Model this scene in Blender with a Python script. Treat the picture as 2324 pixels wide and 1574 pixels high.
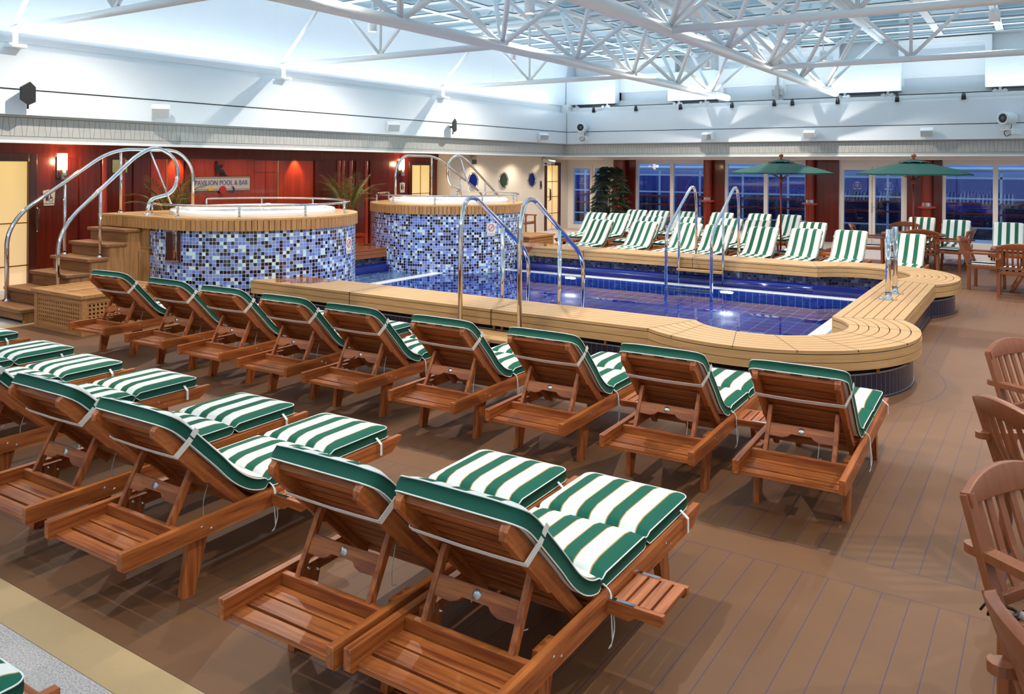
import bpy, bmesh, math, random
from mathutils import Vector, Matrix
R = math.radians
C = bpy.context.scene.collection
for o in list(bpy.data.objects): bpy.data.objects.remove(o)
sc = bpy.context.scene

# ---------------------------------------------------------------- camera
cd = bpy.data.cameras.new('camera'); cam = bpy.data.objects.new('camera', cd); C.objects.link(cam)
cam.matrix_world = Matrix.Translation((0, 0, 2.1)) @ Matrix.Rotation(R(32.96), 4, 'Z') @ Matrix.Rotation(R(90), 4, 'X') @ Matrix.Rotation(R(0.31), 4, 'Z')
cd.sensor_fit = 'HORIZONTAL'; cd.sensor_width = 36; cd.lens = 36 * 1843 / 2324
cd.shift_x = 0; cd.shift_y = -(787 - 377.5) / 2324
cd.clip_start = .05; cd.clip_end = 400
sc.camera = cam
# ---------------------------------------------------------------- colour management
vs = sc.view_settings
vs.view_transform = 'Standard'; vs.look = 'None'; vs.exposure = 0.12; vs.gamma = 1; vs.use_curve_mapping = False
# ---------------------------------------------------------------- world: dusk sky, pale overhead, deep blue at the horizon
w = bpy.data.worlds.new('world'); sc.world = w; w.use_nodes = True
nt = w.node_tree; nt.nodes.clear()
tc = nt.nodes.new('ShaderNodeTexCoord'); sx = nt.nodes.new('ShaderNodeSeparateXYZ')
mr = nt.nodes.new('ShaderNodeMapRange'); cr = nt.nodes.new('ShaderNodeValToRGB')
bg = nt.nodes.new('ShaderNodeBackground'); wo = nt.nodes.new('ShaderNodeOutputWorld')
nt.links.new(tc.outputs['Generated'], sx.inputs[0]); nt.links.new(sx.outputs['Z'], mr.inputs[0])
mr.inputs[1].default_value = -.2; mr.inputs[2].default_value = .6
nt.links.new(mr.outputs[0], cr.inputs[0]); nt.links.new(cr.outputs[0], bg.inputs[0]); nt.links.new(bg.outputs[0], wo.inputs[0])
el = cr.color_ramp.elements
stops = [(0, (.004, .006, .02)), (.19, (.022, .027, .085)), (.24, (.05, .075, .16)), (.252, (.11, .16, .28)), (.31, (.20, .29, .45)), (.5, (.46, .68, .88)), (.7, (.54, .76, .90)), (1, (.40, .54, .68))]
el[0].position = 0; el[0].color = (*stops[0][1], 1); el[1].position = 1; el[1].color = (*stops[-1][1], 1)
for p, c in stops[1:-1]:
    e = el.new(p); e.color = (*c, 1)
bg.inputs[1].default_value = 2.1
# ---------------------------------------------------------------- ceiling floodlights: tungsten downlights under the glass roof
LAMP_XY = [(x, y) for y in (1.6, 6.4, 11.3, 16.1, 19.8) for x in (-10.45, -7.0, -4.22, -.64) if not (y == 19.8 and x in (-10.45, -.64))] + [(3, 6.4), (3, 11.3), (3, 1.6)]
LAMP_Z = 4.72
LAMP_W = 300
SPOTS = []
for x, y in LAMP_XY:
    ld = bpy.data.lights.new('downlight_beam', 'SPOT'); ld.energy = LAMP_W * {1.6: .5, 6.4: 1.1, 11.3: 1.25, 16.1: 1.1, 19.8: 1.0}[y]; ld.color = (1.0, .88, .74)
    ld.spot_size = R(150); ld.spot_blend = .7; ld.shadow_soft_size = .014
    lo = bpy.data.objects.new('downlight_beam', ld); lo.location = (x, y, LAMP_Z - .17); C.objects.link(lo); SPOTS.append(lo)

# added unseen uplights along the panel ledges, to brighten the upper walls and roof
def cove(loc, sx_, sy_, rot, e):
    ld = bpy.data.lights.new('added_uplight', 'AREA'); ld.shape = 'RECTANGLE'; ld.size = sx_; ld.size_y = sy_; ld.energy = e; ld.color = (.80, .92, 1.0)
    lo = bpy.data.objects.new('added_uplight', ld); lo.location = loc; lo.rotation_euler = rot; C.objects.link(lo)
UPLIGHT_W = 230
cove((-12.05, 9.5, 3.78), .08, 23, (0, R(180 + 25), 0), UPLIGHT_W)
cove((-2.0, 21.70, 3.80), 19, .08, (R(180 + 25), 0, 0), UPLIGHT_W)
cove((8.7, 9.5, 3.78), .08, 23, (0, R(180 - 30), 0), UPLIGHT_W)
cove((-2.0, -2.6, 3.80), 19, .08, (R(180 - 30), 0, 0), UPLIGHT_W)

# ================================================================ mesh helper
class MB:
    def __init__(s): s.v = []; s.f = []; s.m = []; s.uv = []; s.sm = []
    def add(s, vs_, fs_, m=0, uv=None, smooth=False):
        b = len(s.v); s.v += [tuple(p) for p in vs_]
        for i, f in enumerate(fs_):
            s.f.append([b + k for k in f]); s.m.append(m if isinstance(m, int) else m[i]); s.uv.append(uv[i] if uv else None); s.sm.append(smooth)
    def box(s, x0, x1, y0, y1, z0, z1, m=0, M=None):
        s.k = getattr(s, 'k', 0) + 1; e = (s.k * 7 % 11) * .00012      # keeps faces of neighbouring boxes from coinciding
        x0, x1, y0, y1, z0, z1 = x0 - e, x1 + e, y0 - e, y1 + e, z0 - e, z1 + e
        vv = [Vector((x, y, z)) for z in (z0, z1) for y in (y0, y1) for x in (x0, x1)]
        if M: vv = [M @ p for p in vv]
        s.add(vv, [(0, 2, 3, 1), (4, 5, 7, 6), (0, 1, 5, 4), (2, 6, 7, 3), (0, 4, 6, 2), (1, 3, 7, 5)], m)
    def bar(s, a, b, wd, h, up=(0, 0, 1), m=0):
        a = Vector(a); b = Vector(b); d = (b - a).normalized(); u = Vector(up); sd = d.cross(u).normalized(); u = sd.cross(d)
        vv = [p + sd * (i * wd / 2) + u * (j * h / 2) for p in (a, b) for j in (-1, 1) for i in (-1, 1)]
        s.add(vv, [(0, 1, 3, 2), (4, 6, 7, 5), (0, 4, 5, 1), (2, 3, 7, 6), (0, 2, 6, 4), (1, 5, 7, 3)], m)
    def tube(s, pts, r, n=10, closed=False, m=0, caps=True):
        P = [Vector(p) for p in pts]; N = len(P); rings = []; up = None
        for i in range(N):
            if closed: d = P[(i + 1) % N] - P[i - 1]
            else: d = P[min(i + 1, N - 1)] - P[max(i - 1, 0)]
            if d.length < 1e-9: d = Vector((0, 0, 1))
            d.normalize()
            if up is None:
                up = Vector((0, 0, 1)) if abs(d.z) < .9 else Vector((1, 0, 0))
            sd = d.cross(up)
            if sd.length < 1e-6: sd = d.orthogonal()
            sd.normalize(); up = sd.cross(d)
            rr = r[i] if isinstance(r, (list, tuple)) else r
            rings.append([P[i] + (sd * math.cos(t) + up * math.sin(t)) * rr for t in [2 * math.pi * k / n for k in range(n)]])
        vv = [p for rg in rings for p in rg]; ff = []
        for i in range(N if closed else N - 1):
            a = i * n; b = ((i + 1) % N) * n
            for k in range(n): ff.append((a + k, a + (k + 1) % n, b + (k + 1) % n, b + k))
        s.add(vv, ff, m, smooth=True)
        if not closed and caps: s.add(rings[0], [tuple(range(n))[::-1]], m); s.add(rings[-1], [tuple(range(n))], m)
    def lathe(s, prof, c=(0, 0, 0), n=32, m=0, a0=0, a1=360, uv=False, smooth=True, M=None):
        full = abs(a1 - a0 - 360) < 1e-6; K = n if full else n + 1
        vv = []; 
        for k in range(K):
            t = R(a0 + (a1 - a0) * k / n)
            for r_, z_ in prof:
                p = Vector((c[0] + r_ * math.cos(t), c[1] + r_ * math.sin(t), c[2] + z_)); vv.append(M @ p if M else p)
        L = len(prof); ff = []; uu = []
        for k in range(n):
            a = k * L; b = ((k + 1) % K) * L
            for j in range(L - 1):
                ff.append((a + j, b + j, b + j + 1, a + j + 1))
                if uv:
                    rr = prof[j][0]; u0 = R(a1 - a0) * rr * k / n; u1 = R(a1 - a0) * rr * (k + 1) / n
                    uu.append([(u0, prof[j][1]), (u1, prof[j][1]), (u1, prof[j + 1][1]), (u0, prof[j + 1][1])])
        s.add(vv, ff, m, uu if uv else None, smooth)
    def sweep(s, pts, w_, h_, side, m=0):
        """a flat bar with one smooth skin along a curved line"""
        P = [Vector(p) for p in pts]; sd = Vector(side).normalized(); rows = []
        for i, p in enumerate(P):
            d = (P[min(i + 1, len(P) - 1)] - P[max(i - 1, 0)]).normalized(); q = d.cross(sd).normalized(); sx_ = q.cross(d).normalized()
            rows.append([p + sx_ * a * w_ / 2 + q * b_ * h_ / 2 for a, b_ in ((-1, -1), (1, -1), (1, 1), (-1, 1))])
        n = len(rows); vv = [p for r_ in rows for p in r_]; ff = [(0, 1, 2, 3), tuple((n - 1) * 4 + k for k in (3, 2, 1, 0))]
        for i in range(n - 1):
            for k in range(4): ff.append((i * 4 + k, (i + 1) * 4 + k, (i + 1) * 4 + (k + 1) % 4, i * 4 + (k + 1) % 4))
        s.add(vv, ff, m)
    def prism(s, poly, z0, z1, m=0, M=None, sm=False):
        n = len(poly); vv = [Vector((x, y, z)) for z in (z0, z1) for x, y in poly]
        if M: vv = [M @ p for p in vv]
        s.add(vv, [tuple(range(n))[::-1], tuple(range(n, 2 * n))], m)
        s.add(vv, [(i, (i + 1) % n, n + (i + 1) % n, n + i) for i in range(n)], m, smooth=sm)
    def grid(s, rows, m=0, smooth=True, closed=False):
        n = len(rows[0]); vv = [p for r_ in rows for p in r_]; ff = []
        for i in range(len(rows) - 1):
            for k in range(n if closed else n - 1): ff.append((i * n + k, i * n + (k + 1) % n, (i + 1) * n + (k + 1) % n, (i + 1) * n + k))
        s.add(vv, ff, m, smooth=smooth)
    def build(s, name, mats, parent=None, bevel=0, loc=None):
        me = bpy.data.meshes.new(name); me.from_pydata(s.v, [], s.f)
        if not isinstance(mats, (list, tuple)): mats = [mats]
        for q in mats: me.materials.append(q)
        me.polygons.foreach_set('material_index', s.m); me.polygons.foreach_set('use_smooth', s.sm)
        if any(u for u in s.uv):
            ul = me.uv_layers.new(name='UVMap')
            for p, u in zip(me.polygons, s.uv):
                if u:
                    for li, q in zip(p.loop_indices, u): ul.data[li].uv = q
        me.update()
        bm = bmesh.new(); bm.from_mesh(me)
        if any(s.sm) and not any(u for u in s.uv): bmesh.ops.remove_doubles(bm, verts=bm.verts, dist=1e-6)
        bm.to_mesh(me); bm.free()
        o = bpy.data.objects.new(name, me); C.objects.link(o)
        if parent: o.parent = parent
        if loc: o.location = loc
        if bevel:
            b = o.modifiers.new('bevel', 'BEVEL'); b.width = bevel; b.segments = 2; b.limit_method = 'ANGLE'; b.angle_limit = R(40)
        return o

def tag(o, label=None, cat=None, group=None, kind=None):
    if label: o['label'] = label
    if cat: o['category'] = cat
    if group: o['group'] = group
    if kind: o['kind'] = kind
    return o
def thing(name, label, cat, loc=(0, 0, 0), rz=0, group=None):
    o = bpy.data.objects.new(name, None); C.objects.link(o); o.location = loc; o.rotation_euler = (0, 0, rz); o.empty_display_size = .1
    return tag(o, label, cat, group)
def struct(name, mb, m, label=None, bevel=0):
    o = mb.build(name, m, None, bevel); o['kind'] = 'structure'
    if label: o['label'] = label
    return o
def kids(o): return [c for c in bpy.data.objects if c.parent == o]
def capture(o):       # (object, [children]) tree
    return (o, [capture(c) for c in kids(o)])
def dup_tree(t, parent=None):
    o = t[0].copy(); C.objects.link(o); o.parent = parent
    for c in t[1]: dup_tree(c, o)
    return o
def arc(cx, cy, r, a0, a1, n):
    return [(cx + r * math.cos(R(a0 + (a1 - a0) * i / n)), cy + r * math.sin(R(a0 + (a1 - a0) * i / n))) for i in range(n + 1)]
def smooth_path(pts, n=6, rad=.1):
    """round the corners of a polyline"""
    P = [Vector(p) for p in pts]; out = [P[0]]
    for i in range(1, len(P) - 1):
        a = P[i - 1]; b = P[i]; c = P[i + 1]; r = rad[i] if isinstance(rad, (list, tuple)) else rad
        d1 = (a - b); d2 = (c - b); q = min(r, d1.length * .49, d2.length * .49)
        s0 = b + d1.normalized() * q; s1 = b + d2.normalized() * q
        for k in range(n + 1):
            t = k / n; out.append(s0 * (1 - t) ** 2 + b * 2 * t * (1 - t) + s1 * t * t)
    out.append(P[-1]); return out
def text_mesh(txt, size, mat, name, parent=None, M=Matrix.Identity(4), ext=.002, align='CENTER', sx=1.0):
    cu = bpy.data.curves.new('lettering', 'FONT'); cu.body = txt; cu.size = size; cu.extrude = ext; cu.align_x = align; cu.align_y = 'CENTER'; cu.resolution_u = 3
    ob = bpy.data.objects.new('lettering_tmp', cu); C.objects.link(ob)
    bpy.context.view_layer.update()
    me = bpy.data.meshes.new_from_object(ob.evaluated_get(bpy.context.evaluated_depsgraph_get()))
    bpy.data.objects.remove(ob); bpy.data.curves.remove(cu)
    me.transform(M @ Matrix.Scale(sx, 4, (1, 0, 0))); me.materials.clear(); me.materials.append(mat)
    o = bpy.data.objects.new(name, me); C.objects.link(o); o.parent = parent; return o

# ================================================================ materials
class N:
    """tiny node builder"""
    def __init__(s, name):
        s.mat = bpy.data.materials.new(name); s.mat.use_nodes = True; s.t = s.mat.node_tree; s.t.nodes.clear()
        s.out = s.t.nodes.new('ShaderNodeOutputMaterial')
    def n(s, typ, **kw):
        x = s.t.nodes.new('ShaderNode' + typ)
        for k, v in kw.items(): setattr(x, k, v)
        return x
    def l(s, a, b): s.t.links.new(a, b)
    def val(s, x, sock):
        if hasattr(x, 'is_linked') or hasattr(x, 'links'): s.l(x, sock)
        else: sock.default_value = x
    def math(s, op, a, b=0.0, c=None):
        x = s.n('Math', operation=op); s.val(a, x.inputs[0]); s.val(b, x.inputs[1])
        if c is not None: s.val(c, x.inputs[2])
        return x.outputs[0]
    def coord(s, kind='Object', scale=None, rot=None):
        t = s.n('TexCoord'); o = t.outputs[kind]
        if scale:
            m = s.n('Mapping'); s.l(o, m.inputs[0]); m.inputs['Scale'].default_value = scale
            if rot: m.inputs['Rotation'].default_value = rot
            return m.outputs[0]
        return o
    def sep(s, v): x = s.n('SeparateXYZ'); s.l(v, x.inputs[0]); return x.outputs
    def noise(s, vec, sc_=5, det=3, rough=.5):
        x = s.n('TexNoise'); s.l(vec, x.inputs['Vector']); x.inputs['Scale'].default_value = sc_; x.inputs['Detail'].default_value = det; x.inputs['Roughness'].default_value = rough; return x.outputs[0]
    def ramp(s, f, st, const=False):
        x = s.n('ValToRGB'); s.l(f, x.inputs[0]); r = x.color_ramp
        if const: r.interpolation = 'CONSTANT'
        r.elements[0].position = st[0][0]; r.elements[0].color = (*st[0][1], 1); r.elements[1].position = st[-1][0]; r.elements[1].color = (*st[-1][1], 1)
        for p, c in st[1:-1]: e = r.elements.new(p); e.color = (*c, 1)
        return x.outputs[0]
    def mix(s, f, a, b, typ='MIX'):
        x = s.n('Mix', data_type='RGBA', blend_type=typ)
        s.val(f, x.inputs[0]); 
        for q, k in ((a, 6), (b, 7)):
            if isinstance(q, tuple): x.inputs[k].default_value = (*q, 1)
            else: s.l(q, x.inputs[k])
        return x.outputs[2]
    def bsdf(s, col, rough=.5, metal=0, coat=0, bump=None, bs=.3, bd=.005, emis=None, es=0, spec=.5, coatr=.05):
        b = s.n('BsdfPrincipled')
        if isinstance(col, tuple): b.inputs['Base Color'].default_value = (*col, 1)
        else: s.l(col, b.inputs['Base Color'])
        s.val(rough, b.inputs['Roughness']); b.inputs['Metallic'].default_value = metal; b.inputs['Coat Weight'].default_value = coat; b.inputs['Coat Roughness'].default_value = coatr
        b.inputs['Specular IOR Level'].default_value = spec
        if bump is not None:
            q = s.n('Bump'); q.inputs['Strength'].default_value = bs; q.inputs['Distance'].default_value = bd; s.l(bump, q.inputs['Height']); s.l(q.outputs[0], b.inputs['Normal'])
        if emis: b.inputs['Emission Color'].default_value = (*emis, 1); b.inputs['Emission Strength'].default_value = es
        s.l(b.outputs[0], s.out.inputs[0]); return b

def plain(name, col, rough=.5, metal=0, **k):
    q = N(name); nz = q.noise(q.coord(), 40, 2); c2 = tuple(c * .93 for c in col)
    q.bsdf(q.mix(nz, c2, col), rough, metal, **k); return q.mat
def wood(name, dark, light, axis, rough=.45, scale=1.0, coat=0.0, spec=.5, pre=None):
    q = N(name); s3 = [22 * scale] * 3; s3[axis] = 1.3 * scale
    if pre:
        p1 = q.n('Mapping'); q.l(q.coord('Object'), p1.inputs[0]); p1.inputs['Rotation'].default_value = pre; p2 = q.n('Mapping'); q.l(p1.outputs[0], p2.inputs[0]); p2.inputs['Scale'].default_value = tuple(s3); v = p2.outputs[0]
    else: v = q.coord('Object', tuple(s3))
    nz = q.noise(v, 1.6, 5, .6)
    s4 = [60 * scale] * 3; s4[axis] = 3 * scale
    n2 = q.noise(q.coord('Object', tuple(s4)), 2, 3)
    big = q.noise(q.coord('Object', (3, 3, 3)), 1, 1)
    oi = q.n('ObjectInfo')
    f = q.math('ADD', q.math('MULTIPLY', nz, .8), q.math('MULTIPLY', n2, .2))
    c = q.ramp(f, [(.36, dark), (.64, light)])
    c = q.mix(q.math('MULTIPLY', big, .35), c, dark)
    q.bsdf(c, rough, bump=nz, bs=.15, bd=.001, coat=coat, spec=spec); return q.mat
TD, TL = (.20, .040, .009), (.60, .18, .038)
M = {}
M['teak_y'] = wood('oiled_teak_lengthwise', TD, TL, 1)
M['teak_s'] = wood('oiled_teak_on_the_slope', TD, TL, 1, pre=(R(-134.6), 0, 0))
M['teak_x'] = wood('oiled_teak_crosswise', TD, TL, 0)
M['teak_z'] = wood('oiled_teak_upright', TD, TL, 2)
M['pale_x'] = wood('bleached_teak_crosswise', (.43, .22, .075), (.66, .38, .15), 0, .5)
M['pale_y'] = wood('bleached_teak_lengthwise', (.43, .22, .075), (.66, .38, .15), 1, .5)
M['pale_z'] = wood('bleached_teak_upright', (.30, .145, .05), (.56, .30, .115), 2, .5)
M['step_x'] = wood('stair_teak_crosswise', (.20, .085, .032), (.36, .17, .07), 0, .5)
M['chair'] = wood('chair_teak', (.22, .066, .024), (.28, .086, .031), 2, .42)
M['box_w'] = wood('storage_box_teak', (.36, .16, .055), (.55, .28, .10), 0, .5)
M['mahog'] = wood('polished_mahogany', (.10, .009, .004), (.18, .017, .007), 2, .25, .5, coat=.25)
M['mahog_c'] = wood('column_mahogany', (.20, .018, .007), (.30, .032, .011), 2, .22, .5, coat=.3)
M['mahog_b'] = wood('bright_mahogany', (.34, .030, .012), (.50, .055, .022), 2, .25, .4, coat=.5)
M['frame_w'] = wood('dark_door_frame_wood', (.045, .010, .006), (.085, .02, .01), 2, .3, coat=.3)
M['white'] = plain('white_paint', (.84, .87, .89), .45)
M['panel'] = plain('white_wall_panel', (.79, .86, .93), .3)
M['cream'] = plain('cream_frame_paint', (.84, .82, .80), .4)
M['soffit'] = plain('cream_soffit', (.72, .62, .50), .5)
M['chrome'] = plain('polished_steel', (.80, .80, .82), .07, 1.0)
M['steel'] = plain('brushed_steel', (.55, .56, .58), .28, 1.0)
M['brass'] = plain('polished_brass', (.85, .62, .25), .2, 1.0)
M['black'] = plain('black_plastic', (.012, .012, .014), .5)
M['darkgap'] = plain('joint_black_and_gap_shade', (.01, .01, .012), .8)  # black for joints and wall lines; also stands in for shade in gaps
M['caulk'] = plain('black_deck_caulk', (.012, .011, .013), .6)
M['rubber'] = plain('grey_track_metal', (.12, .13, .15), .5, .5)
M['webbing'] = plain('cream_webbing', (.86, .80, .73), .8)
M['piping'] = plain('white_piping_cord', (.86, .86, .82), .7)
M['green'] = plain('green_canvas', (.010, .085, .056), .85, spec=.25)
M['umb'] = plain('umbrella_canvas', (.012, .070, .062), .85, spec=.25)
M['finial'] = plain('varnished_finial_wood', (.35, .08, .04), .3)
M['shell'] = plain('white_acrylic', (.88, .90, .90), .15)
M['sign'] = plain('sign_white', (.78, .77, .74), .4)
M['signmetal'] = plain('sign_cream', (.62, .60, .52), .35)
M['red'] = plain('sign_red', (.55, .02, .03), .4)
M['yellow'] = plain('sign_yellow', (.8, .5, .02), .4)
M['blue'] = plain('sign_blue', (.05, .06, .30), .4)
M['letter'] = plain('sign_letter_blue', (.10, .14, .42), .35)
M['letterw'] = plain('sign_letter_white', (.8, .8, .8), .4)
M['bluetile'] = plain('glazed_cobalt_tile', (.004, .010, .16), .12, coat=.6)
M['soil'] = plain('potting_soil', (.03, .02, .015), .9)
M['cork'] = plain('beige_deck_strip', (.50, .34, .17), .65)
M['hill'] = plain('dark_bank', (.008, .012, .02), .9)
M['grey_leaf'] = plain('dark_sea', (.01, .02, .06), .3)

def striped(name, a, b, wd, per, off=0.0, rough=.85, seam=(.45, .27, .07)):
    q = N(name); x = q.sep(q.coord())[0]
    t = q.math('FRACT', q.math('ADD', q.math('DIVIDE', q.math('ADD', x, off), per), 20.0))
    m_ = q.math('LESS_THAN', t, wd)
    e = q.math('MINIMUM', q.math('ABSOLUTE', q.math('SUBTRACT', t, wd)), q.math('MINIMUM', t, q.math('SUBTRACT', 1.0, t)))
    c = q.mix(m_, a, b); c = q.mix(q.math('LESS_THAN', e, .018), c, seam)
    wv = q.noise(q.coord('Object', (400, 400, 400)), 2, 2)
    q.bsdf(c, rough, bump=wv, bs=.08, bd=.001, spec=.2); return q.mat
# 0.58 wide: thin green edge, then four white and three green bands
M['stripe'] = striped('green_white_striped_canvas', (.80, .80, .77), (.012, .115, .076), .44, .155, .035 + .155 * 0)
M['stripe_s'] = striped('green_white_striped_canvas_seat', (.80, .80, .77), (.012, .115, .076), .44, .155, .085)
M['bw'] = striped('black_white_striped_canvas', (.75, .72, .70), (.012, .014, .02), .5, .088, 0, seam=(.3, .3, .3))

def deck_floor():
    q = N('sanded_composite_deck'); v = q.coord(); X, Y, _ = q.sep(v)
    n1 = q.noise(v, 2.2, 4, .6); n2 = q.noise(v, 60, 2)
    base = q.mix(n1, (.145, .060, .022), (.195, .088, .034)); base = q.mix(q.math('MULTIPLY', n2, .25), base, (.12, .048, .02))
    pit = .126
    def line(co, per, wd, off=0.0):
        t = q.math('FRACT', q.math('ADD', q.math('DIVIDE', q.math('ADD', co, off), per), 500.0))
        return q.math('LESS_THAN', q.math('ABSOLUTE', q.math('SUBTRACT', t, .5)), wd / per / 2)
    XX = q.math('SUBTRACT', X, q.math('MULTIPLY', Y, .012))
    lx = line(XX, pit, .0034); ly = line(Y, pit, .003)
    def rng(co, a, b): return q.math('MULTIPLY', q.math('GREATER_THAN', co, a), q.math('LESS_THAN', co, b))
    right = q.math('MULTIPLY', rng(Y, 8.05, 13.3), q.math('GREATER_THAN', X, -1.03))
    ring = q.math('ADD', q.math('POWER', q.math('ADD', X, 2.4), 2), q.math('MINIMUM', q.math('POWER', q.math('SUBTRACT', Y, 8.75), 2), q.math('POWER', q.math('SUBTRACT', Y, 13.55), 2)))
    rr = q.math('SQRT', ring); ringl = q.math('LESS_THAN', q.math('ABSOLUTE', q.math('SUBTRACT', rr, 1.66)), .003)
    ringl = q.math('MULTIPLY', ringl, q.math('GREATER_THAN', X, -1.9))
    inring = q.math('LESS_THAN', rr, 1.66)
    margins = None; ml = None
    for a, b in ((4.38, 4.67), (1.9, 2.43), (8.05, 8.32), (13.3, 13.6), (16.9, 17.2)):
        mm = rng(Y, a, b); e1 = q.math('LESS_THAN', q.math('ABSOLUTE', q.math('SUBTRACT', Y, a)), .002); e2 = q.math('LESS_THAN', q.math('ABSOLUTE', q.math('SUBTRACT', Y, b)), .002)
        e = q.math('MAXIMUM', e1, e2); margins = mm if margins is None else q.math('MAXIMUM', margins, mm); ml = e if ml is None else q.math('MAXIMUM', ml, e)
    ln = q.math('ADD', q.math('MULTIPLY', lx, q.math('SUBTRACT', 1.0, right)), q.math('MULTIPLY', ly, right))
    bare = q.math('MULTIPLY', rng(X, -1.9, -1.03), rng(Y, 8.3, 13.3)); ln = q.math('MULTIPLY', ln, q.math('SUBTRACT', 1.0, q.math('MAXIMUM', margins, bare))); ln = q.math('MULTIPLY', ln, q.math('SUBTRACT', 1.0, inring))
    edge = q.math('MULTIPLY', q.math('LESS_THAN', q.math('ABSOLUTE', q.math('ADD', X, 1.03)), .0028), rng(Y, 9.7, 12.6))
    ln = q.math('MAXIMUM', q.math('MAXIMUM', ln, edge), q.math('MAXIMUM', ml, ringl))
    col = q.mix(q.math('MULTIPLY', ln, .9), base, (.022, .022, .10))
    q.bsdf(col, .6, bump=n2, bs=.1, bd=.001); return q.mat
M['deck'] = deck_floor()
def terrazzo():
    q = N('speckled_grey_deck'); n = q.noise(q.coord(), 130, 2, .7); c = q.ramp(n, [(.35, (.30, .27, .27)), (.6, (.62, .56, .53))]); q.bsdf(c, .6); return q.mat
M['terrazzo'] = terrazzo()
def mosaic(name, size, cols, grout=(.62, .60, .55), use='UV', gw=.05, rough=.12):
    q = N(name); u, v, z = q.sep(q.coord(use))
    if use == 'Object': pass
    a = q.math('DIVIDE', u, size); b = q.math('DIVIDE', v, size)
    ca = q.math('FLOOR', a); cb = q.math('FLOOR', b)
    cv = q.n('CombineXYZ'); q.l(ca, cv.inputs[0]); q.l(cb, cv.inputs[1])
    wn = q.n('TexWhiteNoise'); q.l(cv.outputs[0], wn.inputs[0])
    c = q.ramp(wn.outputs['Value'], cols, True)
    fa = q.math('ABSOLUTE', q.math('SUBTRACT', q.math('FRACT', a), .5)); fb = q.math('ABSOLUTE', q.math('SUBTRACT', q.math('FRACT', b), .5))
    g = q.math('GREATER_THAN', q.math('MAXIMUM', fa, fb), .5 - gw)
    c = q.mix(g, c, grout); q.bsdf(c, q.math('ADD', rough, q.math('MULTIPLY', g, .5)), coat=.3); return q.mat
TC = [(0, (.12, .21, .62)), (.22, (.008, .008, .035)), (.57, (.17, .30, .72)), (.74, (.24, .33, .66)), (.85, (.55, .80, .88)), (1, (.55, .80, .88))]
M['mosaic'] = mosaic('blue_glass_mosaic', .051, TC)
M['mosaic_o'] = mosaic('blue_ledge_mosaic', .051, TC, use='Object')
M['mosaic_d'] = mosaic('dark_blue_mosaic', .051, [(0, (.03, .035, .09)), (.35, (.008, .008, .02)), (.65, (.05, .06, .12)), (.85, (.10, .12, .18)), (1, (.10, .12, .18))], (.05, .05, .07))
def pooltile(name, sz, col, gro, use, gw=.03):
    return mosaic(name, sz, [(0, col), (.5, tuple(c * .8 for c in col)), (1, col)], gro, use, gw, .2)
M['ptile_uv'] = pooltile('cobalt_pool_wall_tile', .115, (.004, .02, .42), (.12, .50, .60), 'UV', .045)
M['ptile_o'] = pooltile('cobalt_pool_floor_tile', .23, (.006, .02, .34), (.10, .45, .55), 'Object', .025)
def plinth():
    q = N('vertical_navy_tile'); u, v, _ = q.sep(q.coord('UV'))
    f = q.math('ABSOLUTE', q.math('SUBTRACT', q.math('FRACT', q.math('DIVIDE', u, .062)), .5))
    top = q.math('GREATER_THAN', v, .232)
    g = q.math('MAXIMUM', q.math('GREATER_THAN', f, .483), top)
    q.bsdf(q.mix(g, (.006, .009, .035), (.30, .30, .32)), .3, coat=.1); return q.mat
M['plinth'] = plinth()
def frieze():
    q = N('fluted_frieze_panel'); u, v, _ = q.sep(q.coord('UV'))
    t = q.math('ABSOLUTE', q.math('SUBTRACT', q.math('FRACT', q.math('DIVIDE', u, .167)), .5))
    e = q.math('SUBTRACT', .36, q.math('MULTIPLY', v, .18))
    ln = q.math('LESS_THAN', q.math('ABSOLUTE', q.math('SUBTRACT', t, e)), .018)
    inside = q.math('MULTIPLY', q.math('GREATER_THAN', v, .0), q.math('LESS_THAN', v, 1.0))
    edge = q.math('MAXIMUM', q.math('LESS_THAN', q.math('ABSOLUTE', v), .018), q.math('LESS_THAN', q.math('ABSOLUTE', q.math('SUBTRACT', v, 1.0)), .018))
    ln = q.math('MAXIMUM', q.math('MULTIPLY', ln, inside), edge)
    n = q.noise(q.coord(), 9, 4)
    q.bsdf(q.mix(ln, q.mix(n, (.40, .42, .41), (.52, .53, .52)), (.15, .14, .13)), .55); return q.mat
M['frieze'] = frieze()
def walltile():
    q = N('cream_wall_tile'); x, y, z = q.sep(q.coord())
    a = q.math('ABSOLUTE', q.math('SUBTRACT', q.math('FRACT', q.math('DIVIDE', q.math('ADD', x, y), .52)), .5)); b = q.math('ABSOLUTE', q.math('SUBTRACT', q.math('FRACT', q.math('DIVIDE', z, .34)), .5))
    g = q.math('MAXIMUM', q.math('GREATER_THAN', a, .495), q.math('GREATER_THAN', b, .491))
    n = q.noise(q.coord(), 30, 3); q.bsdf(q.mix(g, q.mix(n, (.72, .69, .61), (.80, .77, .70)), (.86, .84, .78)), .4); return q.mat
M['walltile'] = walltile()
def glass(name, tint, refl=.08, rough=0.0):
    q = N(name); tr = q.n('BsdfTransparent'); tr.inputs[0].default_value = (*tint, 1); gl = q.n('BsdfGlossy'); gl.inputs['Roughness'].default_value = rough; gl.inputs[0].default_value = (1, 1, 1, 1)
    fr = q.n('Fresnel'); fr.inputs[0].default_value = 1.5; mx = q.n('MixShader')
    q.l(q.math('MAXIMUM', q.math('MULTIPLY', fr.outputs[0], .9), refl), mx.inputs[0]); q.l(tr.outputs[0], mx.inputs[1]); q.l(gl.outputs[0], mx.inputs[2]); q.l(mx.outputs[0], q.out.inputs[0]); return q.mat
M['glass'] = glass('tinted_window_glass', (.62, .72, .88), .05)
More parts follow.
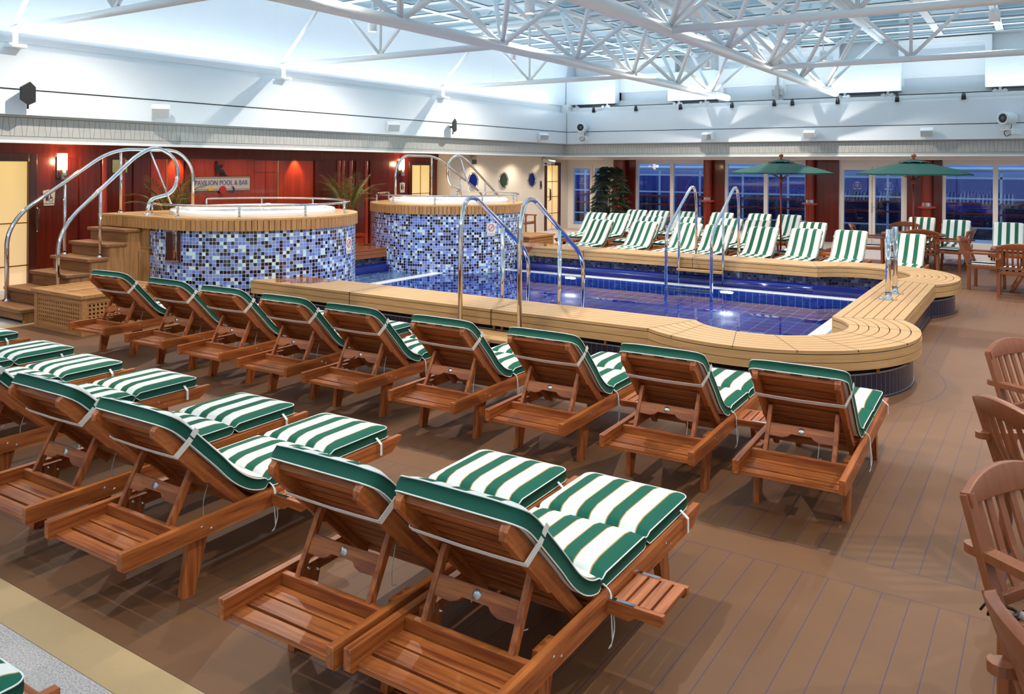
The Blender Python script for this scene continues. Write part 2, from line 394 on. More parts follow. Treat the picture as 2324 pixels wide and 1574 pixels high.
M['roofglass'] = glass('roof_glass', (.84, .97, 1.0), .03)
M['screen'] = glass('blue_windscreen_glass', (.48, .56, .82), .05)
M['mirror'] = plain('mirror_polished_panel', (.62, .62, .64), .03, 1.0)
def water():
    q = N('pool_water'); b = q.n('BsdfPrincipled'); b.inputs['Base Color'].default_value = (.80, .90, 1.0, 1); b.inputs['Roughness'].default_value = 0; b.inputs['IOR'].default_value = 1.33; b.inputs['Transmission Weight'].default_value = 1
    n = q.noise(q.coord(), 1.6, 2); bp = q.n('Bump'); bp.inputs['Strength'].default_value = .05; bp.inputs['Distance'].default_value = .02; q.l(n, bp.inputs['Height']); q.l(bp.outputs[0], b.inputs['Normal'])
    tr = q.n('BsdfTransparent'); tr.inputs[0].default_value = (.55, .75, 1, 1); mx = q.n('MixShader'); mx.inputs[0].default_value = .0
    q.l(b.outputs[0], mx.inputs[1]); q.l(tr.outputs[0], mx.inputs[2]); q.l(mx.outputs[0], q.out.inputs[0]); return q.mat
M['water'] = water()
def tubwater():
    q = N('bubbling_tub_water'); n = q.noise(q.coord(), 12, 4); q.bsdf((.62, .86, .84), .08, bump=n, bs=.5, bd=.02, coat=.5); return q.mat
M['tubwater'] = tubwater()
def emit(name, col, st):
    q = N(name); q.bsdf((.9, .9, .9), .4, emis=col, es=st); return q.mat
M['sconce'] = emit('lit_sconce_glass', (1.0, .70, .42), 7)
M['lampface'] = emit('lit_downlight_lens', (1.0, .75, .5), 12)
M['pool_lens'] = emit('lit_pool_lamp', (.9, .97, 1), 12)
def doorglass():
    q = N('backlit_frosted_door_glass'); x, y, z = q.sep(q.coord())
    n = q.noise(q.coord(), 2, 2); zz = q.math('DIVIDE', z, 2.1)
    c = q.mix(q.math('MULTIPLY', zz, 1.0), (.84, .50, .24), (1.0, .68, .19)); q.bsdf((.5, .45, .35), .5)
    b = [k for k in q.t.nodes if k.type == 'BSDF_PRINCIPLED'][0]; q.l(c, b.inputs['Emission Color']); b.inputs['Emission Strength'].default_value = .62; return q.mat
M['doorglass'] = doorglass()
def leaf(name, a, b):
    q = N(name); oi = q.noise(q.coord(), 3, 2); q.bsdf(q.mix(oi, a, b), .45, spec=.4); return q.mat
M['palm'] = leaf('palm_leaf', (.10, .14, .035), (.27, .28, .08))
M['bush'] = leaf('dark_glossy_leaf', (.012, .03, .018), (.035, .07, .04))
M['stem'] = plain('plant_stem', (.12, .10, .05), .7)
# ================================================================ the hall
XL, XR, YN, YF = -13.54, 9.0, -3.0, 24.5
PIT = (-11.2, -1.5, 7.95, 14.35)
def ring(mb, o, h, z0, z1, m=0):
    ox0, ox1, oy0, oy1 = o; hx0, hx1, hy0, hy1 = h
    mb.box(ox0, ox1, oy0, hy0, z0, z1, m); mb.box(ox0, ox1, hy1, oy1, z0, z1, m)
    mb.box(ox0, hx0, hy0, hy1, z0, z1, m); mb.box(hx1, ox1, hy0, hy1, z0, z1, m)
DK = (-11.05, 6.5, 2.05, 20.25); DS = (-11.25, 6.7, 1.85, 20.45)
b = MB(); ring(b, DK, PIT, -.15, 0); struct('floor', b, M['deck'], 'brown sanded deck with blue seams')
b = MB(); ring(b, DS, DK, -.15, 0); struct('floor', b, M['cork'], 'narrow beige strip edging the brown deck')
b = MB(); ring(b, (-14.4, XR + .2, YN - .2, YF + .05), DS, -.15, 0); struct('floor', b, M['terrazzo'], 'speckled grey deck beyond the beige strip')

# ---- left lower wall: mahogany part, cream tiled part
XM = -14.0
b = MB()
b.box(XM - .2, XM, YN, 5.95, 0, 2.5); b.box(XM - .2, XM, 6.93 + .03, 16.55, 0, 2.5); b.box(XM - .2, XM, 17.55, 17.78, 0, 2.5)
b.box(XM - .2, XM, 5.95, 6.96, 2.15, 2.5); b.box(XM - .2, XM, 16.55, 17.55, 2.13, 2.5)
struct('wall_left', b, M['mahog'], 'polished mahogany wall')
b = MB()   # crown board
b.box(XM, XM + .05, YN, 17.77, 2.29, 2.46); b.box(XM, XM + .03, YN, 17.77, 2.22, 2.29)
struct('trim_1', b, M['mahog'])
# pilaster panels and polished half columns
b = MB()
for y0, y1 in ((7.75, 8.12), (8.75, 9.06), (9.84, 9.93), (13.22, 13.85), (14.55, 14.85), (15.05, 15.75)):
    b.box(XM, XM + .035, y0, y1, 0, 2.22)
struct('trim_2', b, M['mahog'], bevel=.004)
b = MB()
for y in (8.20, 8.55, 13.98, 14.12, 14.38, 14.92): 
    b.lathe([(.055, 0), (.055, 2.22)], (XM, y, 0), 14, 0, -90, 90)
struct('trim_3', b, M['mahog_b'])
b = MB()
for y in (8.35,): b.box(XM, XM + .02, y, y + .28, 1.95, 2.18)
struct('trim_4', b, M['brass'])
# red backlit bays
b = MB()
b.box(XM, XM + .012, 9.11, 9.8, 0, 2.2); b.box(XM, XM + .012, 11.51, 13.17, 0, 2.2); b.box(XM, XM + .006, 9.93, 11.51, 0, 2.22)
struct('trim_5', b, M['mahog_b'])
b = MB()
for y in (12.12,): b.box(XM + .012, XM + .03, y, y + .025, 0, 2.2)
b.box(XM + .012, XM + .03, 9.42, 9.435, 0, 2.2)
struct('trim_6', b, M['brass'])
b = MB()
for z in (.7, 1.32, 1.94): b.box(XM + .012, XM + .014, 11.52, 12.1, z, z + .006)
b.box(XM + .012, XM + .014, 11.8, 11.806, 0, 2.2); struct('trim_7', b, M['darkgap'])
for y, z in ((12.62, 2.19), (9.62, 2.19)):
    ld = bpy.data.lights.new('wall_washer', 'SPOT'); ld.energy = 34; ld.color = (1, .60, .25); ld.spot_size = R(75); ld.spot_blend = .6; ld.shadow_soft_size = .03
    lo = bpy.data.objects.new('wall_washer', ld); lo.location = (XM + .14, y, z + .12); lo.rotation_euler = (0, R(14), 0); C.objects.link(lo)

b = MB()   # cream tile wall with a jog and a door hole
b.box(XL - .2, XL, 17.77, 22.83, 0, 2.5); b.box(XL - .2, XL, 23.87, YF + .2, 0, 2.5); b.box(XL - .2, XL, 22.83, 23.87, 2.26, 2.5); b.box(XM - .2, XL, 17.77, 17.79, 0, 2.5)
struct('wall_left', b, M['walltile'], 'cream tiled wall with three portholes')
# doors
def leftdoor(n, X, y0, y1, ztop, fw=.11, mull=True, handle_y=None, bars=()):
    b = MB(); b.box(X - .03, X + .04, y0 - fw, y0, 0, ztop + fw); b.box(X - .03, X + .04, y1, y1 + fw, 0, ztop + fw); b.box(X - .03, X + .04, y0, y1, ztop, ztop + fw)
    d = struct('door_%d' % n, b, M['frame_w'], bevel=.006)
    b = MB()
    for z in bars: b.box(X - .02, X - .008, y0, y1, z, z + .018)
    if mull: b.box(X - .02, X - .006, (y0 + y1) / 2 - .010, (y0 + y1) / 2 + .010, 0, ztop)
    b.build('glazing_bars', M['brass'], d)
    g = MB(); g.box(X - .05, X - .025, y0, y1, .05, ztop); g.build('glass_panel', M['doorglass'], d)
    if handle_y:
        h = MB(); 
        for z in (.98, 1.38): h.tube([(X + .03, handle_y, z), (X + .10, handle_y, z), (X + .13, handle_y, z + (.03 if z < 1.2 else -.03))], .012, 8)
        hh = h.build('door_handle', M['chrome'], d)
        g = MB(); g.tube([(X + .13, handle_y, 1.0), (X + .13, handle_y, 1.36)], .03, 10); g.build('grip', M['frame_w'], hh)
    return d
leftdoor(1, XM, 6.07, 6.90, 2.14, .13, False, 7.0, (.42, 1.12))
leftdoor(2, XM, 16.66, 17.46, 2.12, .10, True, None, (.5, 1.35))
leftdoor(3, XL, 22.95, 23.75, 2.14, .10, True, 23.0, (.55, 1.1, 1.6))
# portholes
for i, y in enumerate((18.83, 20.40, 22.02)):
    b = MB(); T = Matrix.Translation((XL, y, 1.68)) @ Matrix.Rotation(R(90), 4, 'Y')
    b.lathe([(.20, .0), (.205, .03), (.23, .038), (.25, .02), (.255, 0)], (0, 0, 0), 40, M=T)
    d = struct('window_%d' % (i + 2), b, M['chrome'], 'round porthole with polished rim')
    g = MB(); g.lathe([(.0001, .012), (.205, .012)], (0, 0, 0), 40, M=T); g.build('pane', [M['bluetile'], M['bush'], M['bluetile']][i], d)

# ---- frieze/cornice and upper white walls
XC, YC = -12.3, 21.96
b = MB()
for k, (axis) in enumerate(('L', 'B')):
    a0, a1 = (YN, YC) if k == 0 else (XC, XR)
    def P(a, z, off=0): return (XC + off, a, z) if k == 0 else (a, YC - off, z)
    b.add([P(a0, 2.437), P(a1, 2.437), P(a1, 2.80), P(a0, 2.80)], [(0, 1, 2, 3) if k == 0 else (0, 1, 2, 3)], 0, [[(a0, (2.437 - 2.495) / .27), (a1, (2.437 - 2.495) / .27), (a1, (2.80 - 2.495) / .27), (a0, (2.80 - 2.495) / .27)]])
struct('trim_8', b, M['frieze'], 'grey frieze with tapered fluting lines')
b = MB(); b.box(XC - .02, XC + .035, YN, YC - .035, 2.40, 2.44); b.box(XC - .02, XR, YC - .035, YC + .02, 2.40, 2.44); struct('trim_9', b, M['white'])
XU, YU = -12.155, 21.815
b = MB(); b.box(XU - .3, XU, YN, YU, 2.80, 3.15); b.box(XU - .3, XU, YN, YU, 3.165, 3.73); b.box(XU - .3, XU - .012, YN, YU, 3.15, 3.165)
struct('wall_left', b, M['panel'], 'white upper wall panel above the frieze')
b = MB(); b.box(XU - .3, XR, YU, YU + .3, 2.80, 3.15); b.box(XU - .3, XR, YU, YU + .3, 3.165, 3.73)
struct('wall_back', b, M['panel'], 'white upper wall panel above the windows')
b = MB(); b.box(XU - .2, XU + .004, YN, YU - .004, 3.15, 3.166); b.box(XU, XR, YU - .004, YU + .1, 3.15, 3.166); b.box(XU - .002, XU + .006, YU - .006, YU + .002, 2.80, 3.73); struct('trim_10', b, M['darkgap'])
b = MB(); b.box(XU - .25, XU - .22, YN, YU, 3.73, 3.98); b.box(XU - .22, XU - .2, YN, YU, 3.84, 3.86); b.box(XU, XR, YU + .2, YU + .3, 3.73, 3.9); b.box(-12.6, -12.1, YU, 22.7, 3.6, 4.0); b.box(-12.45, -12.4, YN, 22.7, 3.73, 4.0); struct('trim_11', b, M['white'])
b = MB(); b.box(-13.0, -12.30, YN, 22.6, 3.98, 5.36)
for y in (3.0, 10.62, 18.0): b.box(-12.31, -12.295, y, y + .012, 3.98, 5.3)
struct('wall_left', b, M['panel'], 'tall smooth white wall below the glass roof')
# ---- back upper wall behind the trolley boxes
b = MB(); b.box(-12.4, XR, 22.62, 22.8, 3.73, 5.4); struct('wall_back', b, M['white'])
b = MB()
def frame_y(x0, x1, z0, z1, y0=22.32, y1=22.45): b.box(x0, x1, y0, y1, z0, z1)
bays = [(-10.62, -9.0), (-7.42, -5.98), (-5.72, -4.5), (-2.82, -1.08), (.7, 2.4)]
for x0, x1 in bays:
    frame_y(x0 - .14, x0, 3.95, 5.3); frame_y(x1, x1 + .14, 3.95, 5.3)
    frame_y(x0, x1, 3.95, 4.1); frame_y(x0, x1, 4.34, 4.86); frame_y(x0, x1, 5.16, 5.3)
struct('trim_12', b, M['white'])
b = MB()
for x0, x1 in bays: b.box(x0, x1, 22.44, 22.5, 4.0, 5.25)
struct('trim_13', b, M['panel'])
for i, (x0, x1, z0, z1) in enumerate(((-12.28, -10.62, 4.0, 4.82), (-8.95, -7.56, 4.0, 4.82), (-4.48, -2.86, 4.02, 4.78), (-1.06, .6, 4.02, 4.78))):
    t = MB(); t.box(x0, x1, 22.0, 22.5, z0, z1); o = t.build('trolley_cover', M['panel'], None, .01)
    tag(o, 'white box cover over roof trolley, ' + ['in the left corner', 'second from the left corner', 'right of the tall white column', 'at the right edge of the photo'][i], 'cover', 'roof trolley covers')
    for k in range(2):
        g = MB(); xx = x0 + .3 + k * (x1 - x0 - .6)
        g.box(xx - .16, xx + .16, 22.04, 22.1, z0 - .11, z0 - .07)
        for s_ in (-.1, .1): g.tube([(xx + s_, 22.0, z0 - .09), (xx + s_, 22.12, z0 - .09)], .045, 12)
        g.box(xx - .03, xx + .03, 22.1, 22.2, z0 - .12, z0 + .02)
        g.build('roller_carriage', M['steel'], o)
b = MB(); b.box(-12.3, XR, 21.95, 22.62, 3.72, 3.80); b.box(-12.3, XR, 22.1, 22.13, 3.80, 3.87); struct('trim_14', b, M['rubber'])
b = MB(); b.box(-12.3, XR, 21.84, 21.95, 3.73, 3.79); struct('trim_15', b, M['white'])
# dark sound/motion nubs along the track
for i, x in enumerate((-11.227, -9.849, -8.487, -7.013, -5.878, -5.412, -4.29, -2.913, -1.486)):
    b = MB(); b.lathe([(.001, .17), (.03, .155), (.045, .11), (.05, .05), (.05, 0), (.001, 0)], (x, 21.80, 3.73), 14)
    o = b.build('buffer', M['black']); tag(o, 'small black domed buffer on the track above the white back wall, %s from the left' % ['first', 'second', 'third', 'fourth', 'fifth', 'sixth', 'seventh', 'eighth', 'ninth'][i], 'buffer', 'black buffers along the roof track')
b = MB(); b.box(-5.98, -5.78, 22.2, 22.35, 3.9, 5.3); struct('trim_16', b, M['white'])
b = MB()
b.box(-5.90, -5.86, 22.12, 22.18, 4.0, 4.9)
for z in (4.05, 4.78): b.box(-6.03, -5.73, 22.1, 22.2, z, z + .16); b.box(-5.93, -5.83, 22.05, 22.1, z - .1, z + .26)
o = b.build('latch_gear', M['steel']); tag(o, 'steel latch gear on the white column where the roof halves meet', 'latch')

# ---- soffit under the cornice and beam on the back wall
b = MB(); b.box(XM - .2, XC - .02, YN, YF + .2, 2.437, 2.5); b.box(XC - .02, XR, YC + .02, YF + .2, 2.437, 2.5); struct('ceiling', b, M['soffit'], 'low cream soffit over the side deck')
b = MB(); b.box(XL, XR, 23.6, 23.85, 2.33, 2.46); struct('trim_17', b, M['white'], bevel=.01)
# ---- back wall: frames, glass, columns
b = MB()
FR = 24.5
def fr(x0, x1, z0=0, z1=2.44, y0=24.42, y1=24.55): b.box(x0, x1, y0, y1, z0, z1)
segs = []
# left double door
fr(-13.54, -13.42); fr(-11.95, -11.80); b.box(-13.42, -11.95, 24.42, 24.55, 2.16, 2.44)
for x0, x1 in ((-13.42, -12.61), (-12.60, -11.95)):
    fr(x0, x0 + .09, 0, 2.16); fr(x1 - .09, x1, 0, 2.16); b.box(x0, x1, 24.42, 24.55, 2.05, 2.16); b.box(x0, x1, 24.42, 24.55, 0, .14); segs.append((x0 + .09, x1 - .09, .14, 2.05))
for x0, x1 in ((-11.02, -9.80), (-9.80, -8.66), (-8.06, -6.84), (-6.84, -5.65), (-2.15, -.95), (-.95, .25), (.25, 1.45), (1.45, 2.65)):
    fr(x0, x0 + .075); fr(x1 - .04, x1); b.box(x0, x1, 24.42, 24.55, 2.21, 2.44); b.box(x0, x1, 24.42, 24.55, 0, .16); segs.append((x0 + .075, x1 - .04, .16, 2.21))
fr(-4.75, -4.70); fr(-3.07, -3.0); b.box(-4.7, -3.07, 24.42, 24.55, 2.16, 2.44)
for x0, x1 in ((-4.70, -3.89), (-3.88, -3.07)):
    fr(x0, x0 + .07, 0, 2.16); fr(x1 - .08, x1, 0, 2.16); b.box(x0, x1, 24.42, 24.55, 2.05, 2.16); b.box(x0, x1, 24.42, 24.55, 0, .14); segs.append((x0 + .07, x1 - .08, .14, 2.05))
struct('window_1', b, M['cream'], 'cream framed windows and glass double doors', .004)
for i, (x0, x1, z0, z1) in enumerate(segs):
    g = MB(); g.box(x0, x1, 24.475, 24.487, z0, z1); struct('window_%d' % (i + 10), g, M['glass'])
b = MB()
for x0, x1 in ((-11.80, -11.02), (-8.66, -8.06), (-5.65, -4.75), (-3.0, -2.15)): b.box(x0, x1, 24.36, 24.6, 0, 2.44)
b.box(2.65, XR, 24.36, 24.6, 0, 2.44)
struct('wall_back', b, M['mahog'], 'mahogany panels between the windows', .004)
for i, x in enumerate((-11.42, -8.53, -5.50, -2.50)):
    c = MB(); c.lathe([(.125, 0), (.125, 1.08)], (x, 24.2, 0), 24); c.lathe([(.125, 1.17), (.125, 2.42)], (x, 24.2, 0), 24); c.lathe([(.13, 0), (.145, .0), (.145, .1), (.13, .12)], (x, 24.2, 0), 24)
    o = c.build('column', M['mahog_c']); ids = ['behind the leafy potted bush', 'between the first and second window pairs', 'left of the glass double doors', 'right of the glass double doors'][i]
    tag(o, 'round polished mahogany column ' + ids, 'column', 'mahogany columns along the windows'); o['kind'] = 'structure'; o.name = 'trim_%d' % (20 + i)
    c = MB(); c.lathe([(.10, 1.02), (.21, 1.05), (.225, 1.08), (.21, 1.10), (.13, 1.10)], (x, 24.2, 0), 28); c.build('shelf_ring', M['mahog_b'], o, 0)
    c = MB(); c.lathe([(.132, 1.10), (.132, 1.19)], (x, 24.2, 0), 24); c.build('steel_band', M['chrome'], o)
    c = MB(); c.lathe([(.127, 2.36), (.135, 2.38), (.135, 2.44)], (x, 24.2, 0), 24); c.build('brass_collar', M['brass'], o)
# etched crests on the door glass
def crest(x, z):
    b = MB(); y = 24.468
    b.tube([(x + .045 * math.cos(t), y, z + .045 * math.sin(t)) for t in [2 * math.pi * k / 20 for k in range(20)]], .004, 6, True)
    b.tube([(x - .03, y, z - .02), (x, y, z + .01), (x + .02, y, z + .03)], .004, 6); b.tube([(x - .02, y, z + .02), (x + .025, y, z - .02)], .004, 6)
    for s_ in (-1, 1):
        for k in range(7):
            t = R(-70 + k * 22); px, pz = x + s_ * .085 * math.cos(t), z + .085 * math.sin(t) - .01
            b.tube([(px, y, pz), (px + s_ * .035 * math.cos(t + .6), y, pz + .035 * math.sin(t + .6))], [.002, .006], 6)
        b.tube([(x, y, z - .10), (x + s_ * .06, y, z - .085), (x + s_ * .11, y, z - .105)], .005, 6)
    for k in range(5): b.tube([(x - .04 + .02 * k, y, z + .075), (x - .05 + .025 * k, y, z + .115 - abs(k - 2) * .006)], .004, 6)
    b.tube([(x - .045, y, z + .072), (x + .045, y, z + .072)], .005, 6)
    return b
for i, x in enumerate((-13.02, -4.28, -3.47)):
    o = crest(x, 1.62).build('etched_crest', M['letterw']); o['kind'] = 'structure'; o.name = 'trim_%d' % (30 + i)
# door levers
for x in (-12.60, -3.885):
    b = MB(); b.box(x - .015, x + .015, 24.405, 24.42, .85, 1.15); b.tube([(x, 24.4, 1.03), (x, 24.36, 1.03), (x + .09, 24.36, 1.03)], .009, 8); b.lathe([(.001, 0), (.02, 0), (.02, .012), (.001, .012)], (0, 0, 0), 12, M=Matrix.Translation((x, 24.42, 1.25)) @ Matrix.Rotation(R(90), 4, 'X'))
    o = b.build('door_lever', M['steel']); tag(o, 'steel lever handle on the cream double door ' + ('in the left corner' if x < -8 else 'near the umbrellas'), 'handle', 'door levers')
# hall sides that the photo does not show, closing the room
b = MB(); b.box(XR, XR + .2, YN, YF, 0, 5.4); struct('wall_right', b, M['white'])
b = MB(); b.box(XM - .2, XR, YN - .2, YN, 0, 5.4); struct('wall_front', b, M['white'])

# ---- outside promenade seen through the windows
b = MB(); b.box(-18, 9, 24.62, 28.0, -.2, -.02); struct('floor', b, M['grey_leaf'], 'dark promenade outside the windows')
t = thing('deck_railing', 'white promenade railing with a brown wooden handrail outside the windows', 'railing', (-4, 27.4, 0))
def out(mb, name, m): 
    o = mb.build(name, m, t); 
    o.matrix_parent_inverse = Matrix.Translation((4, -27.4, 0)); return o
b = MB()
for k in range(17): x = -17.4 + 1.5 * k; b.box(x - .03, x + .03, 27.3, 27.36, 0, 2.1)
out(b, 'post_frame', M['white'])
b = MB(); b.tube([(-18, 27.3, 2.08), (8, 27.3, 2.08)], .065, 10); b.box(-18, 8, 27.3, 27.36, 1.80, 1.86); b.box(-18, 8, 27.3, 27.36, 1.20, 1.25); b.box(-18, 8, 27.3, 27.36, .35, .39); out(b, 'crossrail', M['white'])
b = MB(); b.box(-18, 8, 27.2, 27.3, 1.05, 1.11); out(b, 'wooden_handrail', M['mahog_b'])
b = MB(); b.box(-18, 8, 27.325, 27.335, .4, 1.8); out(b, 'windscreen', M['screen'])
b = MB(); b.box(-18, 8, 26.6, 26.66, .78, .83); out(b, 'inner_wooden_rail', M['mahog_b'])
rnd = random.Random(4); b = MB()
for k in range(90):
    x = -75 + k * 1.5; h = -4.6 + rnd.random() * 3.0; b.lathe([(2.2, -7), (2.4, h - 3), (1.6, h - .7), (.01, h)], (x, 95 + rnd.random() * 8, 1.2), 8)
tag(b.build('tree_line', M['hill']), 'dark tree line on the far bank seen through the windows', 'trees', kind='stuff')

# ---- glass roof
RZ = 5.36
b = MB()
px, py, x0r, y0r = 1.25, .95, -5.9, 22.3
xs = [x0r + .12 + k * px for k in range(-6, 13)]; ys = [y0r - k * py for k in range(0, 27)]
for x in xs: b.box(x - .08, x + .08, YN, 22.6, RZ, RZ + .14)
for y in ys: b.box(-12.9, XR, y - .09, y + .09, RZ + .001, RZ + .13)
b.box(-6.05, -5.7, YN, 22.6, RZ - .06, RZ + .2); b.box(-12.9, XR, 22.2, 22.65, RZ - .02, RZ + .2); b.box(-12.9, -12.25, YN, 22.6, RZ - .02, RZ + .2)
for y in (5.78, 10.62, 15.56, 20.4, .94): b.box(-12.3, XR, y - .07, y + .07, RZ - .02, RZ + .16)
struct('ceiling', b, M['white'], 'white grid frame of the glass roof')
b = MB()
for x in xs: b.box(x + .08, x + .09, YN, 22.6, RZ + .004, RZ + .012)
for y in ys: b.box(-12.9, XR, y - .106, y - .09, RZ + .004, RZ + .012)
struct('trim_51', b, M['rubber'])
b = MB(); b.box(-12.9, XR, YN, 22.6, RZ + .014, RZ + .022); struct('window_40', b, M['roofglass'], 'glass roof panes')
# ---- trusses
def truss_x(y, x0, x1, label, left_wall=True):
    t = thing('cross_truss', label, 'truss', (x0, y, 0), 0, 'white cross trusses'); L = x1 - x0
    b = MB(); b.tube([(0, 0, 4.0), (L, 0, 4.0)], .055, 14); b.build('bottom_chord', M['white'], t)
    b = MB(); b.tube([(0, 0, 5.28), (L, 0, 5.28)], .05, 10); b.build('top_chord', M['white'], t)
    n = 2
    for k in range(n):
        xa = L * k / n; xb = L * (k + 1) / n; xm = (xa + xb) / 2
        for a, c in ((xa, xm), (xb, xm)):
            b = MB(); b.tube([(a, 0, 4.03 if (True) else 5.25), (c, 0, 5.25)], .032, 10); b.build('strut', M['white'], t)
    b = MB(); b.tube([(L / 2, 0, 4.03), (L / 2, 0, 5.25)], .028, 8); b.build('strut', M['white'], t)
    if left_wall:
        b = MB(); b.tube([(.06, 0, 3.75), (.06, 0, 4.0)], .035, 10); b.box(-.06, .18, -.1, .1, 3.73, 3.78); b.build('wall_bracket', M['white'], t)
names = {5.78: 'nearest the camera', 10.62: 'second from the camera', 15.56: 'third from the camera', 20.4: 'beside the back wall', .94: 'above the camera'}
for y in (5.78, 10.62, 15.56, 20.4):
    if y < 20: truss_x(y, -12.15, -7.12, 'white tubular truss from the left wall to the left beam, ' + names[y])
    if y < 20: truss_x(y, -4.33, .6, 'white tubular truss running right from the middle beam, ' + names[y], False)
def truss_y(x, label, y0=-2.5, y1=21.75, r=.088):
    t = thing('main_truss', label, 'truss', (x, y0, 0), 0, 'white main roof trusses')
    b = MB(); b.tube([(0, 0, 4.0), (0, y1 - y0, 4.0)], r, 18); b.build('bottom_chord', M['white'], t)
    for s_ in (-1, 1):
        b = MB(); b.tube([(s_ * 1.0, 0, 5.27), (s_ * 1.0, y1 - y0 + .5, 5.27)], .05, 10); b.build('top_chord', M['white'], t)
    y = 5.78 - 2.45 * 3 - y0
    k = 0
    while y < y1 - y0 + .1:
        for s_ in (-1, 1):
            for d in (-1.2, 1.2):
                if 0 < y + d < y1 - y0 + .4:
                    b = MB(); b.tube([(0, y, 4.02), (s_ * 1.0, y + d, 5.25)], .042, 10); b.build('strut', M['white'], t)
        y += 2.45; k += 1
truss_y(-7.12, 'thick white roof beam on the left, slanting down to the back wall')
truss_y(-4.33, 'thick white roof beam in the middle, slanting down to the back wall')

# ---- pendants
seen = {(-7.0, 16.1): 'hanging near the middle beam over the pool', (-4.22, 16.1): 'hanging over the right part of the pool', (-10.45, 16.1): 'hanging by the left wall', (-.64, 16.1): 'hanging at the upper right corner of the photo', (-7.0, 11.3): 'hanging at the top edge of the photo', (-7.0, 19.8): 'hanging near the back wall, left of the two', (-4.22, 19.8): 'hanging near the back wall, right of the two'}
for x, y in LAMP_XY:
    t = thing('ceiling_lamp', 'white cylinder downlight ' + seen.get((x, y), 'outside the photo, %s, %s' % ({1.6: 'first row above the camera', 6.4: 'over the near loungers', 11.3: 'over the pool', 16.1: 'over the far bench', 19.8: 'by the windows'}[y], {-10.45: 'by the left wall', -7.0: 'left of the middle', -4.22: 'near the middle', -.64: 'right of the middle', 3: 'far right'}[x])), 'lamp', (x, y, 0), 0, 'cylinder downlights under the glass roof')
    b = MB(); b.lathe([(.001, .24), (.05, .24), (.085, .20), (.085, 0), (.075, 0), (.075, .02), (.001, .02)], (0, 0, LAMP_Z - .12), 20); b.build('housing', M['white'], t)
    b = MB(); b.lathe([(.001, 0), (.07, 0)], (0, 0, LAMP_Z - .105), 20); b.build('lens', M['lampface'], t)
    b = MB(); b.tube([(0, 0, LAMP_Z + .12), (0, 0, 5.37)], .012, 8); b.build('stem', M['white'], t)

M['grille'] = plain('pale_grey_grille', (.45, .50, .55), .6)
# ---- gear on the upper walls
def speaker(x, y, z, rz, label, tilt=25):
    t = thing('loudspeaker', label, 'speaker', (x, y, z), rz, 'white wall loudspeakers')
    T = Matrix.Translation((.17, 0, 0)) @ Matrix.Rotation(R(tilt), 4, 'Y')
    b = MB(); b.box(-.09, .09, -.14, .14, -.09, .09, 0, T); b.build('housing', M['white'], t, .012)
    b = MB(); b.box(.088, .094, -.125, .125, -.075, .075, 0, T); b.build('grille', M['grille'], t)
    b = MB(); b.box(-.0, .02, -.05, .05, -.06, .06); b.box(0, .14, -.02, .02, -.015, .015); b.build('bracket', M['white'], t)
for y, l in ((8.09, 'white wall loudspeaker on the left wall above the handrails'), (13.77, 'white wall loudspeaker on the left wall above the far hot tub'), (20.28, 'white wall loudspeaker on the left wall nearest the corner')): speaker(XU, y, 2.97, R(-35), l)
for x, l in ((-7.64, 'white wall loudspeaker on the back wall, left of three'), (-4.94, 'white wall loudspeaker on the back wall, middle of three'), (-2.24, 'white wall loudspeaker on the back wall, right of three')): speaker(x, YU, 2.97, R(-90), l)
def antenna(y, label):
    t = thing('paddle_antenna', label, 'antenna', (XU, y, 3.08), R(-20), 'black paddle antennas')
    b = MB(); b.prism([(-.11, .11), (-.02, .18), (.13, .09), (.13, -.08), (0, -.15), (-.11, -.1)], -.012, .012, 0, Matrix.Translation((.2, 0, 0)) @ Matrix.Rotation(R(-55), 4, 'Z') @ Matrix.Rotation(R(90), 4, 'X')); b.build('paddle', M['black'], t, .004)
    b = MB(); b.box(0, .2, -.02, .02, -.04, .0); b.tube([(.15, 0, -.03), (.12, 0, -.2)], .014, 8); b.build('clamp', M['black'], t)
    text_mesh('SHURE', .055, M['letterw'], 'lettering', t, Matrix.Translation((.2, 0, 0)) @ Matrix.Rotation(R(-55), 4, 'Z') @ Matrix.Translation((.03, -.014, .06)) @ Matrix.Rotation(R(90), 4, 'X'), .001)
antenna(5.97, 'black paddle antenna on the left wall near the photo edge'); antenna(15.94, 'black paddle antenna on the left wall above the far hot tub')
def floodcam(x, z, rz, label):
    t = thing('security_camera', label, 'camera', (x, YU, z), rz, 'white housed cameras')
    T = Matrix.Translation((0, -.22, .0)) @ Matrix.Rotation(R(90), 4, 'X')
    b = MB(); b.lathe([(.11, -.16), (.14, -.12), (.145, .14), (.155, .15), (.155, .20), (.11, .20), (.105, .18)], (0, 0, 0), 10, M=T); b.build('housing', M['white'], t)
    b = MB(); b.lathe([(.001, .185), (.11, .185)], (0, 0, 0), 20, M=T); b.build('window', M['black'], t)
    b = MB(); b.lathe([(.001, .20), (.045, .20), (.05, .19)], (0, 0, 0), 20, M=T); b.build('lens', M['rubber'], t)
    b = MB(); b.box(-.15, .15, -.3, 0, -.27, -.24); b.box(-.05, .05, -.25, -.1, -.24, -.12); b.box(.12, .15, -.3, 0, -.36, -.24); b.build('bracket', M['white'], t, .005)
    b = MB(); b.tube(smooth_path([(.06, -.2, -.14), (.12, -.3, -.24), (-.08, -.28, -.3), (-.02, -.28, -.42), (.1, -.25, -.34)], 5, .06), .008, 6); b.build('cable', M['black'], t)
floodcam(-11.52, 3.27, R(8), 'white housed camera on the back wall beside the corner'); floodcam(-.45, 3.25, R(-35), 'white housed camera on the back wall at the right edge')
